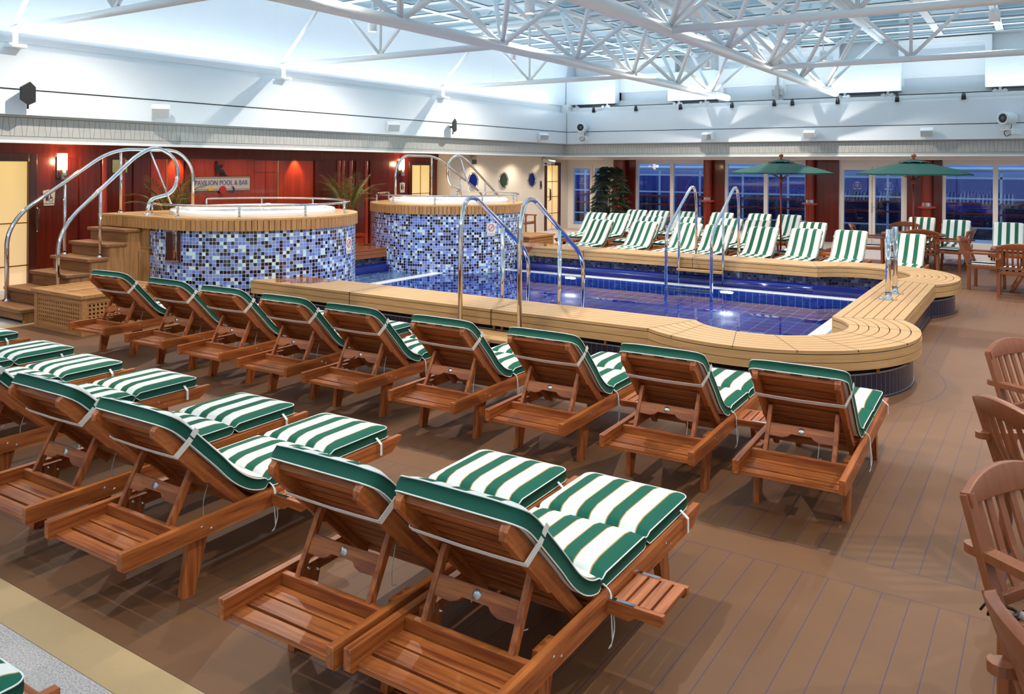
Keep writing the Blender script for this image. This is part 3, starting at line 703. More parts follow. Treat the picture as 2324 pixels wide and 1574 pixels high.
def cctv(x, y, z, rz, label):
    t = thing('bullet_camera', label, 'camera', (x, y, z), rz, 'white bullet cameras')
    T = Matrix.Translation((.25, 0, 0)) @ Matrix.Rotation(R(15), 4, 'Y')
    b = MB(); b.box(-.2, .2, -.07, .07, -.06, .07, 0, T); b.box(.18, .26, -.085, .085, -.075, .085, 0, T); b.build('housing', M['white'], t, .02)
    b = MB(); b.box(.255, .262, -.07, .07, -.06, .07, 0, T); b.build('window', M['rubber'], t)
    b = MB(); b.box(0, .3, -.02, .02, -.13, -.10); b.box(0, .02, -.05, .05, -.16, .0); b.box(.22, .26, -.02, .02, -.12, -.05); b.build('bracket', M['white'], t)
cctv(XL, 22.75, 2.27, R(-20), 'white bullet camera above the narrow wooden door'); cctv(XL, 18.9, 2.29, R(-55), 'white bullet camera above the first porthole')

# ---- wall lights and signs
def sconce(y, label):
    t = thing('wall_lamp', label, 'lamp', (XM, y, 0), 0, 'lit wall sconces')
    b = MB(); b.lathe([(.001, 2.28), (.055, 2.28), (.055, 2.0), (.001, 2.0)], (.09, 0, 0), 18); b.build('glass_shade', M['sconce'], t)
    b = MB(); b.lathe([(.001, 2.0), (.06, 2.0), (.06, 1.84), (.001, 1.84)], (.09, 0, 0), 18); b.build('steel_cup', M['steel'], t)
    b = MB(); b.box(0, .03, -.08, .08, 1.86, 2.28); b.build('back_plate', M['steel'], t)
    ld = bpy.data.lights.new('sconce_glow', 'POINT'); ld.energy = 14; ld.color = (1, .62, .32); ld.shadow_soft_size = .05
    lo = bpy.data.objects.new('sconce_glow', ld); lo.location = (XM + .22, y, 2.14); C.objects.link(lo)
sconce(7.44, 'lit cylindrical wall sconce beside the left door'); sconce(16.2, 'lit cylindrical wall sconce beside the door behind the far hot tub')
RY = Matrix.Rotation(R(90), 4, 'Z') @ Matrix.Rotation(R(90), 4, 'X')     # sign plane facing +x
def onwall(x, y, z): return Matrix.Translation((x, y, z)) @ RY
t = thing('pool_sign', 'cream sign reading PAVILION POOL & BAR on the red wall', 'sign', (XM, 10.66, 1.72))
def sg(mb, name, m, par=None):
    o = mb.build(name, m, par or t); return o
b = MB(); b.box(.02, .04, -.71, .71, -.14, .14); p_ = sg(b, 'board', M['signmetal'])
b = MB()
for z in (-.145, -.115, .115, .14): b.box(.038, .044, -.715, .715, z - .003, z + .003)
for y in (-.715, .715): b.box(.018, .044, y - .004, y + .004, -.148, .143)
sg(b, 'border_lines', M['black'])
text_mesh('PAVILION POOL & BAR', .145, M['letter'], 'lettering', t, Matrix.Translation((.045, .01, .012)) @ RY, .004, sx=.86)
def disc(cy, cz, r, a0=0, a1=360, x=.05):
    return [(cy + r * math.cos(R(a0 + (a1 - a0) * k / 24)), cz + r * math.sin(R(a0 + (a1 - a0) * k / 24))) for k in range(24 + (a1 - a0 < 360))]
b = MB(); b.prism(disc(-.27, -.14, .065, 0, 180), .045, .065, 0, RY); sg(b, 'half_sun', M['yellow'])
b = MB(); b.prism(disc(.02, -.13, .08), .045, .065, 0, RY); sg(b, 'red_disc', M['red'])
b = MB(); b.prism(disc(.24, -.13, .07, -90, 90) + [(.26 + .02 * 0, -.06)] + [(.235 + .045 * math.cos(R(a)), -.13 + .07 * math.sin(R(a))) for a in range(80, -81, -20)], .045, .065, 0, RY); sg(b, 'moon', M['blue'])
b = MB()
man = [(-.155, .14), (-.13, .25), (-.15, .27), (-.155, .36), (-.14, .40), (-.125, .405), (-.13, .42), (-.13, .45), (-.11, .465), (-.09, .455), (-.085, .425), (-.095, .405), (-.075, .385), (-.055, .345), (-.035, .34), (.01, .385), (.045, .37), (-.005, .305), (-.05, .30), (-.045, .29), (.05, .275), (.10, .20), (.13, .165), (.165, .175), (.17, .165), (.115, .143), (.09, .15), (.045, .21), (.02, .225), (.03, .155), (.05, .143), (-.01, .143), (-.01, .225), (-.10, .235), (-.06, .143), (-.07, .143), (-.115, .22), (-.145, .14)]
b.prism(man, .03, .04, 0, RY); sg(b, 'reader_silhouette', M['black'])
def smallsign(y, z, txt, label, X=XM, m='sign', w_=.085, icon=True):
    t = thing('door_sign', label, 'sign', (X, y, z), 0, 'small door signs')
    b = MB(); b.prism([(-w_, -.13), (w_, -.13), (w_ * 1.2, .12), (0, .14), (-w_ * 1.2, .12)], 0, .012, 0, RY); b.build('plate', M[m], t)
    b = MB()
    if icon:
        for k in (-.045, -.02): b.box(.012, .016, k - .008, k + .008, -.05, .06)
        b.lathe([(.028, 0), (.034, 0), (.034, .004), (.028, .004)], (.03, -.03, .012), 20, M=RY); b.box(.012, .016, .02, .03, -.02, .05); b.box(.012, .016, .025, .06, .0, .01)
        b.lathe([(.001, 0), (.012, 0), (.012, .004)], (.025, .075, .012), 12, M=RY); b.lathe([(.001, 0), (.012, 0), (.012, .004)], (-.033, .08, .012), 12, M=RY)
        b.build('pictogram', M['black'], t)
    if txt: text_mesh(txt, .03, M['black'], 'lettering', t, Matrix.Translation((.013, 0, -.098)) @ RY, .001)
smallsign(7.24, 1.53, 'GENTLEMEN', 'white restroom sign reading GENTLEMEN beside the left door')
smallsign(16.30, 1.53, '', 'white restroom sign below the sconce behind the far hot tub')
smallsign(22.6, 1.50, '', 'small grey sign left of the narrow wooden door', XL, 'steel', .06)

# recessed lights in the low soffit
for y in (9.3, 10.2, 11.0, 11.9, 12.8):
    ld = bpy.data.lights.new('bay_light', 'SPOT'); ld.energy = 17; ld.color = (1, .72, .48); ld.spot_size = R(120); ld.spot_blend = .9; ld.shadow_soft_size = .05
    lo = bpy.data.objects.new('bay_light', ld); lo.location = (-13.45, y, 2.42); lo.rotation_euler = (0, R(18), 0); C.objects.link(lo)
for x, y in [(-13.0, y) for y in (5.5, 8.0, 13.7, 15.3, 17.2, 19.0, 20.8, 22.6)] + [(x, 23.0) for x in (-12.6, -10, -7.4, -3.9, -1.2, 1.5)]:
    ld = bpy.data.lights.new('soffit_light', 'SPOT'); ld.energy = 48 if x < -12.9 and y < 18 else 120; ld.color = (1, .80, .60); ld.spot_size = R(140); ld.spot_blend = .8; ld.shadow_soft_size = .05
    lo = bpy.data.objects.new('soffit_light', ld); lo.location = (x, y, 2.43 if y < 23 else 2.43); C.objects.link(lo)
b = MB()
for x, y in [(-13.0, y) for y in (5.5, 8.0, 13.7, 15.3, 17.2, 19.0, 20.8, 22.6)] + [(x, 23.2) for x in (-12.6, -10, -7.4, -3.9, -1.2, 1.5)]: b.lathe([(.045, 2.432), (.06, 2.428), (.07, 2.436)], (x, y, 0), 16)
struct('trim_50', b, M['white'])
# ================================================================ swimming pool
CT = .48
def outline():
    """matching (inner, outer) points of the bench, from the near left end round to the far left end"""
    P = []
    for x in (-9.30, -8.4, -7.4, -6.4, -5.2, -4.2): P.append(((x, 8.32), (x, 7.60)))
    P.append(((-3.057, 8.32), (-3.291, 7.60)))
    n = 44
    for i in range(1, n): 
        t = i / n; a = R(213.2 + (409 - 213.2) * t); c = R(232.2 + (394.4 - 232.2) * t)
        P.append(((-2.4 + .785 * math.cos(a), 8.75 + .785 * math.sin(a)), (-2.4 + 1.455 * math.cos(c), 8.75 + 1.455 * math.sin(c))))
    P.append(((-1.885, 9.342), (-1.20, 9.573)))
    Q = [((a[0], 22.3 - a[1]), (b[0], 22.3 - b[1])) for a, b in reversed(P)]
    Q = [q for q in Q if q[0][0] > -9.9]
    return P, Q
P1, P2 = outline()
PATH = P1 + P2
def lerp(a, b, t): return (a[0] + (b[0] - a[0]) * t, a[1] + (b[1] - a[1]) * t)
def band(path, o0, o1, z0, z1, mb, m=0, uvs=False, cap=True):
    A = [lerp(a, b, o0) for a, b in path]; B = [lerp(a, b, o1) for a, b in path]; n = len(path); s_ = [0]; s2 = [0]
    for i in range(1, n): s_.append(s_[-1] + math.dist(A[i], A[i - 1])); s2.append(s2[-1] + math.dist(B[i], B[i - 1]))
    vv = [(*A[i], z0) for i in range(n)] + [(*A[i], z1) for i in range(n)] + [(*B[i], z0) for i in range(n)] + [(*B[i], z1) for i in range(n)]
    ff = []; uu = []; mm = []
    for i in range(n - 1):
        ff += [(i, n + i, n + i + 1, i + 1), (2 * n + i, 2 * n + i + 1, 3 * n + i + 1, 3 * n + i), (n + i, 3 * n + i, 3 * n + i + 1, n + i + 1), (i, i + 1, 2 * n + i + 1, 2 * n + i)]
        uu += [[(s_[i], z0), (s_[i], z1), (s_[i + 1], z1), (s_[i + 1], z0)], [(s2[i], z0), (s2[i + 1], z0), (s2[i + 1], z1), (s2[i], z1)], [(s_[i], 0), (s_[i], 1), (s_[i + 1], 1), (s_[i + 1], 0)], [(s_[i], 0), (s_[i + 1], 0), (s_[i + 1], 1), (s_[i], 1)]]
    if cap:
        ff += [(0, 2 * n, 3 * n, n), (n - 1, 2 * n - 1, 4 * n - 1, 3 * n - 1)]; uu += [[(0, 0)] * 4] * 2
    mb.add(vv, ff, m, uu if uvs else None)
pool = thing('swimming_pool', 'raised swimming pool with a pale teak bench edge and blue tiled basin', 'pool', (0, 0, 0))
def bench_mat(path_mesh):
    return None
b = MB()
# the boards: uv along the board so grain follows the curve
def planks(path, mb):
    for k in range(7):
        g = .0052 / .72
        band(path, k / 7 + (g if k else 0), (k + 1) / 7 - g, CT - .03, CT, mb, 0, True)
    for z0, z1 in ((.375, .442), (.300, .369)):
        band(path, .0, .05, z0, z1, mb, 0, True); band(path, .95, 1.0, z0, z1, mb, 0, True)
def benchwood():
    q = N('bench_teak'); u = q.coord('UV'); mp = q.n('Mapping'); q.l(u, mp.inputs[0]); mp.inputs['Scale'].default_value = (1.4, 16, 1)
    nz = q.noise(mp.outputs[0], 1.5, 4, .6); n2 = q.noise(q.coord('Object', (1.2, 1.2, 1.2)), 1, 2); n3 = q.noise(q.coord('Object', (70, 70, 70)), 1, 2)
    c = q.ramp(nz, [(.3, (.42, .235, .092)), (.7, (.61, .385, .175))]); c = q.mix(q.math('MULTIPLY', n2, .35), c, (.42, .225, .085)); c = q.mix(q.math('MULTIPLY', n3, .25), c, (.42, .24, .095))
    # wet darkened wood around the hot tubs
    x, y, _ = q.sep(q.coord()); 
    def wet(cx, cy, r): return q.math('SQRT', q.math('ADD', q.math('POWER', q.math('SUBTRACT', x, cx), 2), q.math('POWER', q.math('SUBTRACT', y, cy), 2)))
    d = q.math('MINIMUM', wet(-8.75, 8.15, 1), q.math('MINIMUM', q.math('SUBTRACT', wet(-11.4, 12.3, 1), .75), q.math('SUBTRACT', wet(-9.0, 14.6, 1), .3)))
    wob = q.math('ADD', d, q.math('MULTIPLY', q.noise(q.coord(), 7, 3), .35)); wm = q.math('LESS_THAN', wob, .62)
    c = q.mix(q.math('MULTIPLY', wm, .85), c, (.26, .06, .018))
    q.bsdf(c, q.math('SUBTRACT', .5, q.math('MULTIPLY', wm, .38)), bump=nz, bs=.1, bd=.001); return q.mat
M['bench'] = benchwood()
planks(PATH, b)
# bench on the left between the tubs
PL = [((-10.95, 10.1), (-11.67, 10.1)), ((-10.95, 11.2), (-11.67, 11.2)), ((-10.85, 12.35), (-11.57, 12.35))]
planks(PL, b); planks([((-11.35, 12.3), (-11.9, 11.9)), ((-11.45, 12.5), (-12.1, 12.15)), ((-11.7, 12.62), (-12.2, 12.4)), ((-12.0, 12.6), (-12.5, 12.5))], b)
coping = b.build('bench_coping', M['bench'], pool, 0)
b = MB(); band(PATH, .012, .988, .305, CT - .012, b); band(PL, .012, .988, .305, CT - .012, b); # board joints across the bench
for i in (2, 4): 
    a, c = PATH[i]; b.box(a[0] - .003, a[0] + .003, 7.6, 8.32, CT - .02, CT + .0008)
    b.box(a[0] - .003, a[0] + .003, 7.597, 7.6, .30, CT); q_ = 22.3; b.box(a[0] - .003, a[0] + .003, q_ - 8.32, q_ - 7.6, CT - .02, CT + .0008); b.box(a[0] - .003, a[0] + .003, q_ - 8.323, q_ - 8.32, .30, CT)
n1 = len(P1)
for i in (6, 10, 17, 23, 29, 36, 43, n1 - 1, n1, n1 + 12, n1 + 22, n1 + 32, n1 + 38, n1 + 44):
    if i < len(PATH): a, c = PATH[i]; b.bar((*a, CT - .008), (*c, CT - .008), .006, .0176)
b.build('caulking', M['caulk'], pool)
# plinth and gap
b = MB(); band(PATH, .865, .885, 0, .245, b, 0, True); band(PATH, .885, .90, 0, .02, b, 0, True); pl_ = b.build('plinth', M['plinth'], pool)
b = MB(); band(PATH, .12, .84, -.1, .31, b); b.build('gap_shade_core', M['darkgap'], pool)  # near-black fill puts the shade of the gap under the bench into colour
b = MB()
for i in list(range(0, 6)) + [8, 14, 20, 26, 32, 38, 44]:
    if i < n1:
        a, c = PATH[i]; p_ = lerp(a, c, .91); b.box(p_[0] - .012, p_[0] + .012, p_[1] - .012, p_[1] + .012, .24, .31)
        a, c = PATH[i + 1] if i + 1 < n1 else PATH[i]; 
for k in range(9): b.box(-9.0 + .65 * k - .012, -9.0 + .65 * k + .012, 7.668, 7.69, .24, .31)
b.build('bracket', M['pale_z'], pool)
# inner band of dark mosaic and the cobalt bullnose seat
PI = [(a, c) for a, c in PATH]
b = MB(); band(PATH, .10, .12, -.02, .31, b, 0, True); band(PL, .10, .12, -.02, .31, b, 0, True); b.build('mosaic_band', M['mosaic_d'], pool)
def bull(path, mb):
    rows = []
    prof = [(-.10, -.02), (-.11, .05), (-.10, .11), (-.06, .15), (.0, .17), (.12, .18), (.13, .18)]
    for a, c in path: rows.append([Vector((*lerp(a, c, o), z)) for o, z in prof])
    mb.grid(rows)
b = MB(); bull(PATH[:7], b); bull(PATH[-8:], b); bull(PL, b)
b.box(-3.1, -1.95, 13.9, 14.05, -.02, .17); b.build('bullnose_seat', M['bluetile'], pool)
# overflow ledge, grating and deep basin
DX0, DX1, DY0, DY1 = -9.65, -2.38, 8.75, 13.55
b = MB(); ring(b, (-11.3, -1.45, 7.9, 14.4), (DX0 - .15, DX1 + .15, DY0 - .15, DY1 + .15), -.06, .012); b.build('ledge', M['mosaic_o'], pool)
b = MB(); ring(b, (DX0 - .17, DX1 + .17, DY0 - .17, DY1 + .17), (DX0, DX1, DY0, DY1), -.06, .044); b.box(DX1 + .17, DX1 + .9, 8.0, 9.4, -.05, .044); g_ = b.build('overflow_edge', M['shell'], pool, .006)
b = MB()
k = DX0
while k < DX1: b.box(k, k + .012, DY1 + .03, DY1 + .15, .044, .0448); k += .035
b.build('grating_slots', M['rubber'], pool)
b = MB(); DZ = -1.15
def wallq(p, q2): 
    L = math.dist(p, q2); b.add([(*p, DZ), (*q2, DZ), (*q2, .03), (*p, .03)], [(0, 1, 2, 3)], 0, [[(0, DZ), (L, DZ), (L, .03), (0, .03)]])
cs = [(DX0, DY0), (DX1, DY0), (DX1, DY1), (DX0, DY1)]
for i in range(4): wallq(cs[i], cs[(i + 1) % 4])
b.build('basin_wall', M['ptile_uv'], pool)
b = MB(); b.box(DX0, DX1, DY0, DY1, DZ - .05, DZ); b.build('basin_floor', M['ptile_o'], pool)
b = MB(); b.add([(DX0, DY0, .036), (DX1, DY0, .036), (DX1, DY1, .036), (DX0, DY1, .036)], [(0, 1, 2, 3)]); b.build('water', M['water'], pool)
def shallow():
    q = N('shallow_ledge_water'); tr = q.n('BsdfTransparent'); tr.inputs[0].default_value = (.72, .88, 1, 1); gl = q.n('BsdfGlossy'); gl.inputs['Roughness'].default_value = .03
    n = q.noise(q.coord(), 14, 3); bp = q.n('Bump'); bp.inputs['Strength'].default_value = .5; bp.inputs['Distance'].default_value = .02; q.l(n, bp.inputs['Height']); q.l(bp.outputs[0], gl.inputs['Normal'])
    fr = q.n('Fresnel'); fr.inputs[0].default_value = 1.33; mx = q.n('MixShader'); q.l(fr.outputs[0], mx.inputs[0]); q.l(tr.outputs[0], mx.inputs[1]); q.l(gl.outputs[0], mx.inputs[2]); q.l(mx.outputs[0], q.out.inputs[0]); return q.mat
b = MB(); 
for x0, x1, y0, y1 in ((-11.2, DX0 - .15, 8.2, 14.1), (DX0 - .15, -1.95, DY1 + .15, 14.05), (DX0 - .15, -1.95, 8.2, DY0 - .15)): b.add([(x0, y0, .034), (x1, y0, .034), (x1, y1, .034), (x0, y1, .034)], [(0, 1, 2, 3)])
b.build('shallow_water', shallow(), pool)
for x in (-7.43, -4.42):
    b = MB(); T = Matrix.Translation((x, DY1 - .001, -.22)) @ Matrix.Rotation(R(90), 4, 'X'); b.lathe([(.001, .03), (.115, .03)], (0, 0, 0), 28, M=T); lens = b.build('pool_lamp', M['pool_lens'], pool)
    b = MB(); b.lathe([(.115, .03), (.135, .035), (.145, 0)], (0, 0, 0), 28, M=T); b.build('steel_rim', M['chrome'], lens)
for x in (-8.6, -6.9, -5.2, -3.5):
    ld = bpy.data.lights.new('underwater_light', 'AREA'); ld.energy = 17; ld.color = (.75, .88, 1); ld.size = .25
    lo = bpy.data.objects.new('underwater_light', ld); lo.location = (x, DY0 + .06, -.42); lo.rotation_euler = (R(-90 + 180 + 0), 0, 0); C.objects.link(lo)
for x in (-7.43, -4.42):
    ld = bpy.data.lights.new('underwater_light', 'AREA'); ld.energy = 16; ld.color = (.8, .9, 1); ld.size = .2
    lo = bpy.data.objects.new('underwater_light', ld); lo.location = (x, DY1 - .05, -.22); lo.rotation_euler = (R(-90), 0, 0); C.objects.link(lo)
# wooden step outside the near rails
b = MB(); b.box(-5.62, -4.68, 7.22, 7.62, .20, .24); b.box(-5.55, -5.51, 7.26, 7.60, 0, .2); b.box(-4.79, -4.75, 7.26, 7.60, 0, .2)
tag(b.build('pool_step', M['pale_x'], None, .006), 'low pale teak step between the tall rails beside the near pool bench', 'step')

# ---- chrome rails
def rail(pts, r=.0225, rad=.22, n=8): 
    b = MB(); b.tube(smooth_path(pts, n, rad), r, 14); return b
def ladder(xs, y0, sgn, label, step=False):
    t = thing('pool_handrail', label, 'handrail', (xs[0], y0, 0), 0, 'curved chrome pool rails')
    for x in xs:
        X = x - xs[0]
        z0 = 0 if not step else 0
        pts = [(X, 0, z0), (X, 0, 1.45), (X, .10 * sgn, 1.72), (X, .28 * sgn, 1.74), (X, 1.36 * sgn, 1.06), (X, 1.48 * sgn, .88), (X, 1.48 * sgn, -.5)]
        bb = MB(); bb.tube(smooth_path(pts, 8, [0, .16, .13, .2, .14, .14, 0]), .027, 14); bb.build('rail', M['chrome'], t)
        bb = MB(); bb.tube([(X, .88 * sgn, 1.36), (X, .88 * sgn, -.02)], .0235, 12); bb.build('post', M['chrome'], t)
    return t
ladder((-5.56, -4.755), 7.50, 1, 'pair of curved chrome rails over the near pool bench')
t = ladder((-5.43, -4.62), 14.80, -1, 'pair of curved chrome rails over the far pool bench with a wooden tread')
b = MB(); b.box(-.01, .82, -.98, -.86, .25, .29); b.build('tread', M['pale_x'], t, .005)
b = MB()
for z in (-.12, -.34): b.box(0, .81, -1.55, -1.42, z, z + .03)
b.build('underwater_tread', M['steel'], t)
t = thing('pool_handrail', 'two straight chrome posts with a polished panel at the right end of the pool bench', 'handrail', (-1.55, 10.94, CT))
for y in (0, .56):
    b = MB(); b.tube([(0, y, 0), (0, y, .87)], .032, 16); b.build('post', M['chrome'], t)
    b = MB(); b.box(-.10, .10, y - .045, y + .045, 0, .012); b.lathe([(.06, .012), (.045, .03), (.036, .05), (.034, .09)], (0, y, 0), 20); b.build('base_flange', M['chrome'], t, .003)
    b = MB()
    for sx_ in (-.075, .075): b.lathe([(.001, .022), (.012, .022), (.014, .012)], (sx_, y, 0), 8)
    b.build('bolt', M['steel'], t)
b = MB(); b.prism([(.03, .10), (.10, .10), (.12, .22), (.53, .26), (.53, .84), (.30, .86), (.10, .74), (.03, .70)], -.005, .005, 0, Matrix.Rotation(R(90), 4, 'Z') @ Matrix.Rotation(R(90), 4, 'X')); b.build('panel', M['mirror'], t)

# ================================================================ hot tubs
def tub(cx, cy, s, labelt, which):
    """s=+1: steps towards the camera, s=-1: mirrored"""
    t = thing('hot_tub', labelt, 'hot tub', (cx, cy, 0))
    Rr = 1.605
    b = MB(); b.lathe([(Rr, -.2), (Rr, 1.18)], (0, 0, 0), 96, uv=True, smooth=True); w_ = b.build('tiled_wall', M['mosaic'], t)
    # wooden platform outline: circle plus square landing
    def outl(r, ext):
        x0 = -12.1 - cx - ext; pts = []
        for k in range(61): a = R(-90 + 270 * k / 60); pts.append((r * math.cos(a), r * math.sin(a)))
        pts += [(-r, -r)]
        return [(x, y * s) for x, y in pts]
    O = outl(Rr + .03, 0.0)
    b = MB(); b.prism(O if s > 0 else O[::-1], 1.315, 1.342); b.build('deck_boards', M['pale_x'], t)
    b = MB(); b.prism(outl(Rr - .01, -.02) if s > 0 else outl(Rr - .01, -.02)[::-1], 1.17, 1.312); b.build('caulk_backing', M['caulk'], t)
    b = MB()
    # upright slats
    n = 98
    for k in range(n):
        a = R(-90 + 270 * (k + .5) / n); p = Vector(((Rr + .018) * math.cos(a), (Rr + .018) * math.sin(a) * s, 0)); wd = R(270) * (Rr + .018) / n - .010
        T = Matrix.Translation(p) @ Matrix.Rotation(a * s, 4, 'Z'); b.box(-.014, .014, -wd / 2, wd / 2, 1.165, 1.312, 0, T)
    x0 = -Rr - .018; nn = int((-x0) / .078)
    for k in range(nn):
        xa = x0 + (-x0) * k / nn
        for ys in (-s,): b.box(xa + .005, xa + (-x0) / nn - .005, ys * (Rr + .018) - .014, ys * (Rr + .018) + .014, 1.165, 1.312)
    m2 = 23
    for k in range(m2):
        ya = -s * Rr * k / m2; yb = -s * Rr * (k + 1) / m2; b.box(x0 - .014, x0 + .014, min(ya, yb) + .003, max(ya, yb) - .003, 1.165, 1.312)
    b.build('fascia_slats', M['pale_z'], t)
    b = MB(); b.box(x0 + .05, -.4, min(-s * (Rr - .03), 0), max(-s * (Rr - .03), 0), 0, 1.17); b.build('landing_base', M['pale_z'], t)
    b = MB(); b.lathe([(1.26, 1.34), (1.27, 1.39), (1.25, 1.42), (1.20, 1.428), (1.13, 1.42), (1.06, 1.38), (1.03, 1.30)], (.02, 0, 0), 80); b.build('shell', M['shell'], t)
    b = MB(); b.lathe([(.001, 1.385), (1.075, 1.385)], (.02, 0, 0), 60); b.build('water', M['tubwater'], t)
    b = MB()
    for a in (40, 130, 220, 310): b.lathe([(.001, 1.44), (.05, 1.435), (.05, 1.42)], (.02 + 1.17 * math.cos(R(a)), 1.17 * math.sin(R(a)), 0), 14)
    b.build('control_cap', M['shell'], t)
    # guard rail: open towards the landing steps
    def grail(a0, a1, extra=None):
        pts = [(1.50 * math.cos(R(a)), 1.50 * math.sin(R(a)) * s, 1.515) for a in [a0 + (a1 - a0) * k / 40 for k in range(41)]]
        g = MB(); g.tube(pts, .017, 10); gg = g.build('guard_rail', M['chrome'], t)
        nsp = max(2, int(round(abs(a1 - a0) / 38)) + 1)
        for k in range(nsp):
            a = R(a0 + (a1 - a0) * (k + .02 * (k == 0)) / (nsp - 1)); x, y = 1.5 * math.cos(a), 1.5 * math.sin(a) * s
            g = MB(); g.tube([(x, y, 1.34), (x, y, 1.515)], .0165, 10); g.lathe([(.036, 1.342), (.034, 1.352), (.019, 1.362)], (x, y, 0), 14); g.build('rail_post', M['chrome'], gg)
    grail(-120, 172)
    return t
tub1 = tub(-10.57, 8.69, 1, 'round hot tub clad in blue mosaic, nearest the camera', 1)
tub2 = tub(-10.53, 13.75, -1, 'round hot tub clad in blue mosaic, behind the pool corner', 2)
def curved_sign(tub_, cx, cy, ang, z, label):
    t = thing('warning_sign', label, 'sign', (cx + 1.612 * math.cos(R(ang)), cy + 1.612 * math.sin(R(ang)), z), R(ang), 'no diving signs on the hot tubs')
    b = MB(); b.box(0, .008, -.10, .10, -.125, .125); b.build('plate', M['sign'], t, .003)
    b = MB(); b.lathe([(.060, .008), (.060, .012), (.072, .012), (.072, .008)], (0, .035, 0), 32, M=RY); T = Matrix.Translation((.010, 0, .035)) @ Matrix.Rotation(R(45), 4, 'X'); b.box(-.002, .002, -.062, .062, -.005, .005, 0, T); b.build('prohibition_ring', M['red'], t)
    b = MB(); b.bar((.0095, -.04, .0), (.0095, .035, .06), .003, .012, (1, 0, 0)); b.bar((.0095, .0, .03), (.0095, .04, .02), .003, .010, (1, 0, 0)); b.lathe([(.001, .0115), (.011, .0115), (.011, .008)], (-.045, .0, 0), 10, M=RY @ Matrix.Translation((0, -.005, 0))); b.build('diver_pictogram', M['black'], t)
    text_mesh('No Diving', .042, M['black'], 'lettering', t, Matrix.Translation((.0085, 0, -.09)) @ RY, .0008)
curved_sign(tub1, -10.57, 8.69, 22, .85, 'square no diving sign on the near hot tub'); curved_sign(tub2, -10.53, 13.75, -21, .86, 'square no diving sign on the far hot tub')
# notice panel and shower rail on the near tub
t = thing('notice_panel', 'polished steel panel with small lettering on the near hot tub', 'panel', (-10.57 + 1.612 * math.cos(R(-82)), 8.69 + 1.612 * math.sin(R(-82)), .925), R(-82))
b = MB(); b.box(0, .006, -.145, .145, -.215, .215); b.build('plate', M['mirror'], t)
text_mesh('Whirlpool Guidelines', .026, M['black'], 'lettering', t, Matrix.Translation((.0065, 0, .17)) @ RY, .0006)
t = thing('foot_shower', 'thin chrome rail frame with a small tap against the near hot tub', 'shower', (-10.85, 7.03, 0), R(-98))
RX = Matrix.Rotation(R(90), 4, 'Z')
b = MB(); b.tube(smooth_path([(0, -.24, .0), (0, -.24, .89), (0, .25, .89), (0, .25, 0)], 6, .06), .008, 8); b.build('frame', M['chrome'], t)
b = MB(); b.lathe([(.01, 0), (.02, 0), (.02, .02)], (0, -.22, .8), 10); b.lathe([(.01, 0), (.02, 0), (.02, .02)], (0, .24, .8), 10); b.build('clip', M['chrome'], t)
b = MB(); b.tube(smooth_path([(0, .05, .0), (0, .05, .55), (.0, .16, .62), (.0, .16, .52)], 6, .05), .011, 8); b.build('tap', M['chrome'], t)

# ---- stairs
def stairs(mir, label):
    t = thing('wooden_stairs', label, 'stairs', (-11.625, 7.1 if not mir else 15.34, 0)); sg_ = 1 if not mir else -1
    tops = [(1.15, -.24), (.96, -.52), (.77, -.79), (.58, -1.08), (.385, -1.40), (.19, -1.68)]
    if mir: tops = [(z, y * 1.36) for z, y in tops]
    for k, (z, y) in enumerate(tops):
        ynext = (.05 if k == 0 else tops[k - 1][1])
        x0, x1 = -.50, .50
        if k >= 4: x0 -= .05 * (k - 3); x1 = .50 if mir else .50
        b = MB(); ya, yb = sorted((sg_ * (y - .02), sg_ * (ynext + .02))); b.box(x0, x1, ya, yb, z - .045, z); b.build('tread', M['step_x'], t, .008)
        b = MB(); ya, yb = sorted((sg_ * (y + .02), sg_ * (y + .05))); b.box(x0 + .03, x1 - .03, ya, yb, z - (.19 if z > .2 else .145) , z - .045); b.build('riser', M['step_x'], t)
    poly = [(.05, 0), (.05, 1.12)]
    for z, y in tops: poly += [(poly[-1][0], z - .046), (y + .03, z - .046)]
    poly += [(tops[-1][1] + .03, 0)]
    for x in (-.47, .45):
        b = MB(); T = Matrix.Translation((x, 0, 0)) @ Matrix(((0, 0, 1, 0), (sg_, 0, 0, 0), (0, 1, 0, 0), (0, 0, 0, 1))); b.prism(poly, 0, .02, 0, T); b.build('side_panel', M['pale_z'], t)
    return t
stairs(False, 'teak staircase climbing to the near hot tub'); stairs(True, 'teak staircase on the far side of the far hot tub')
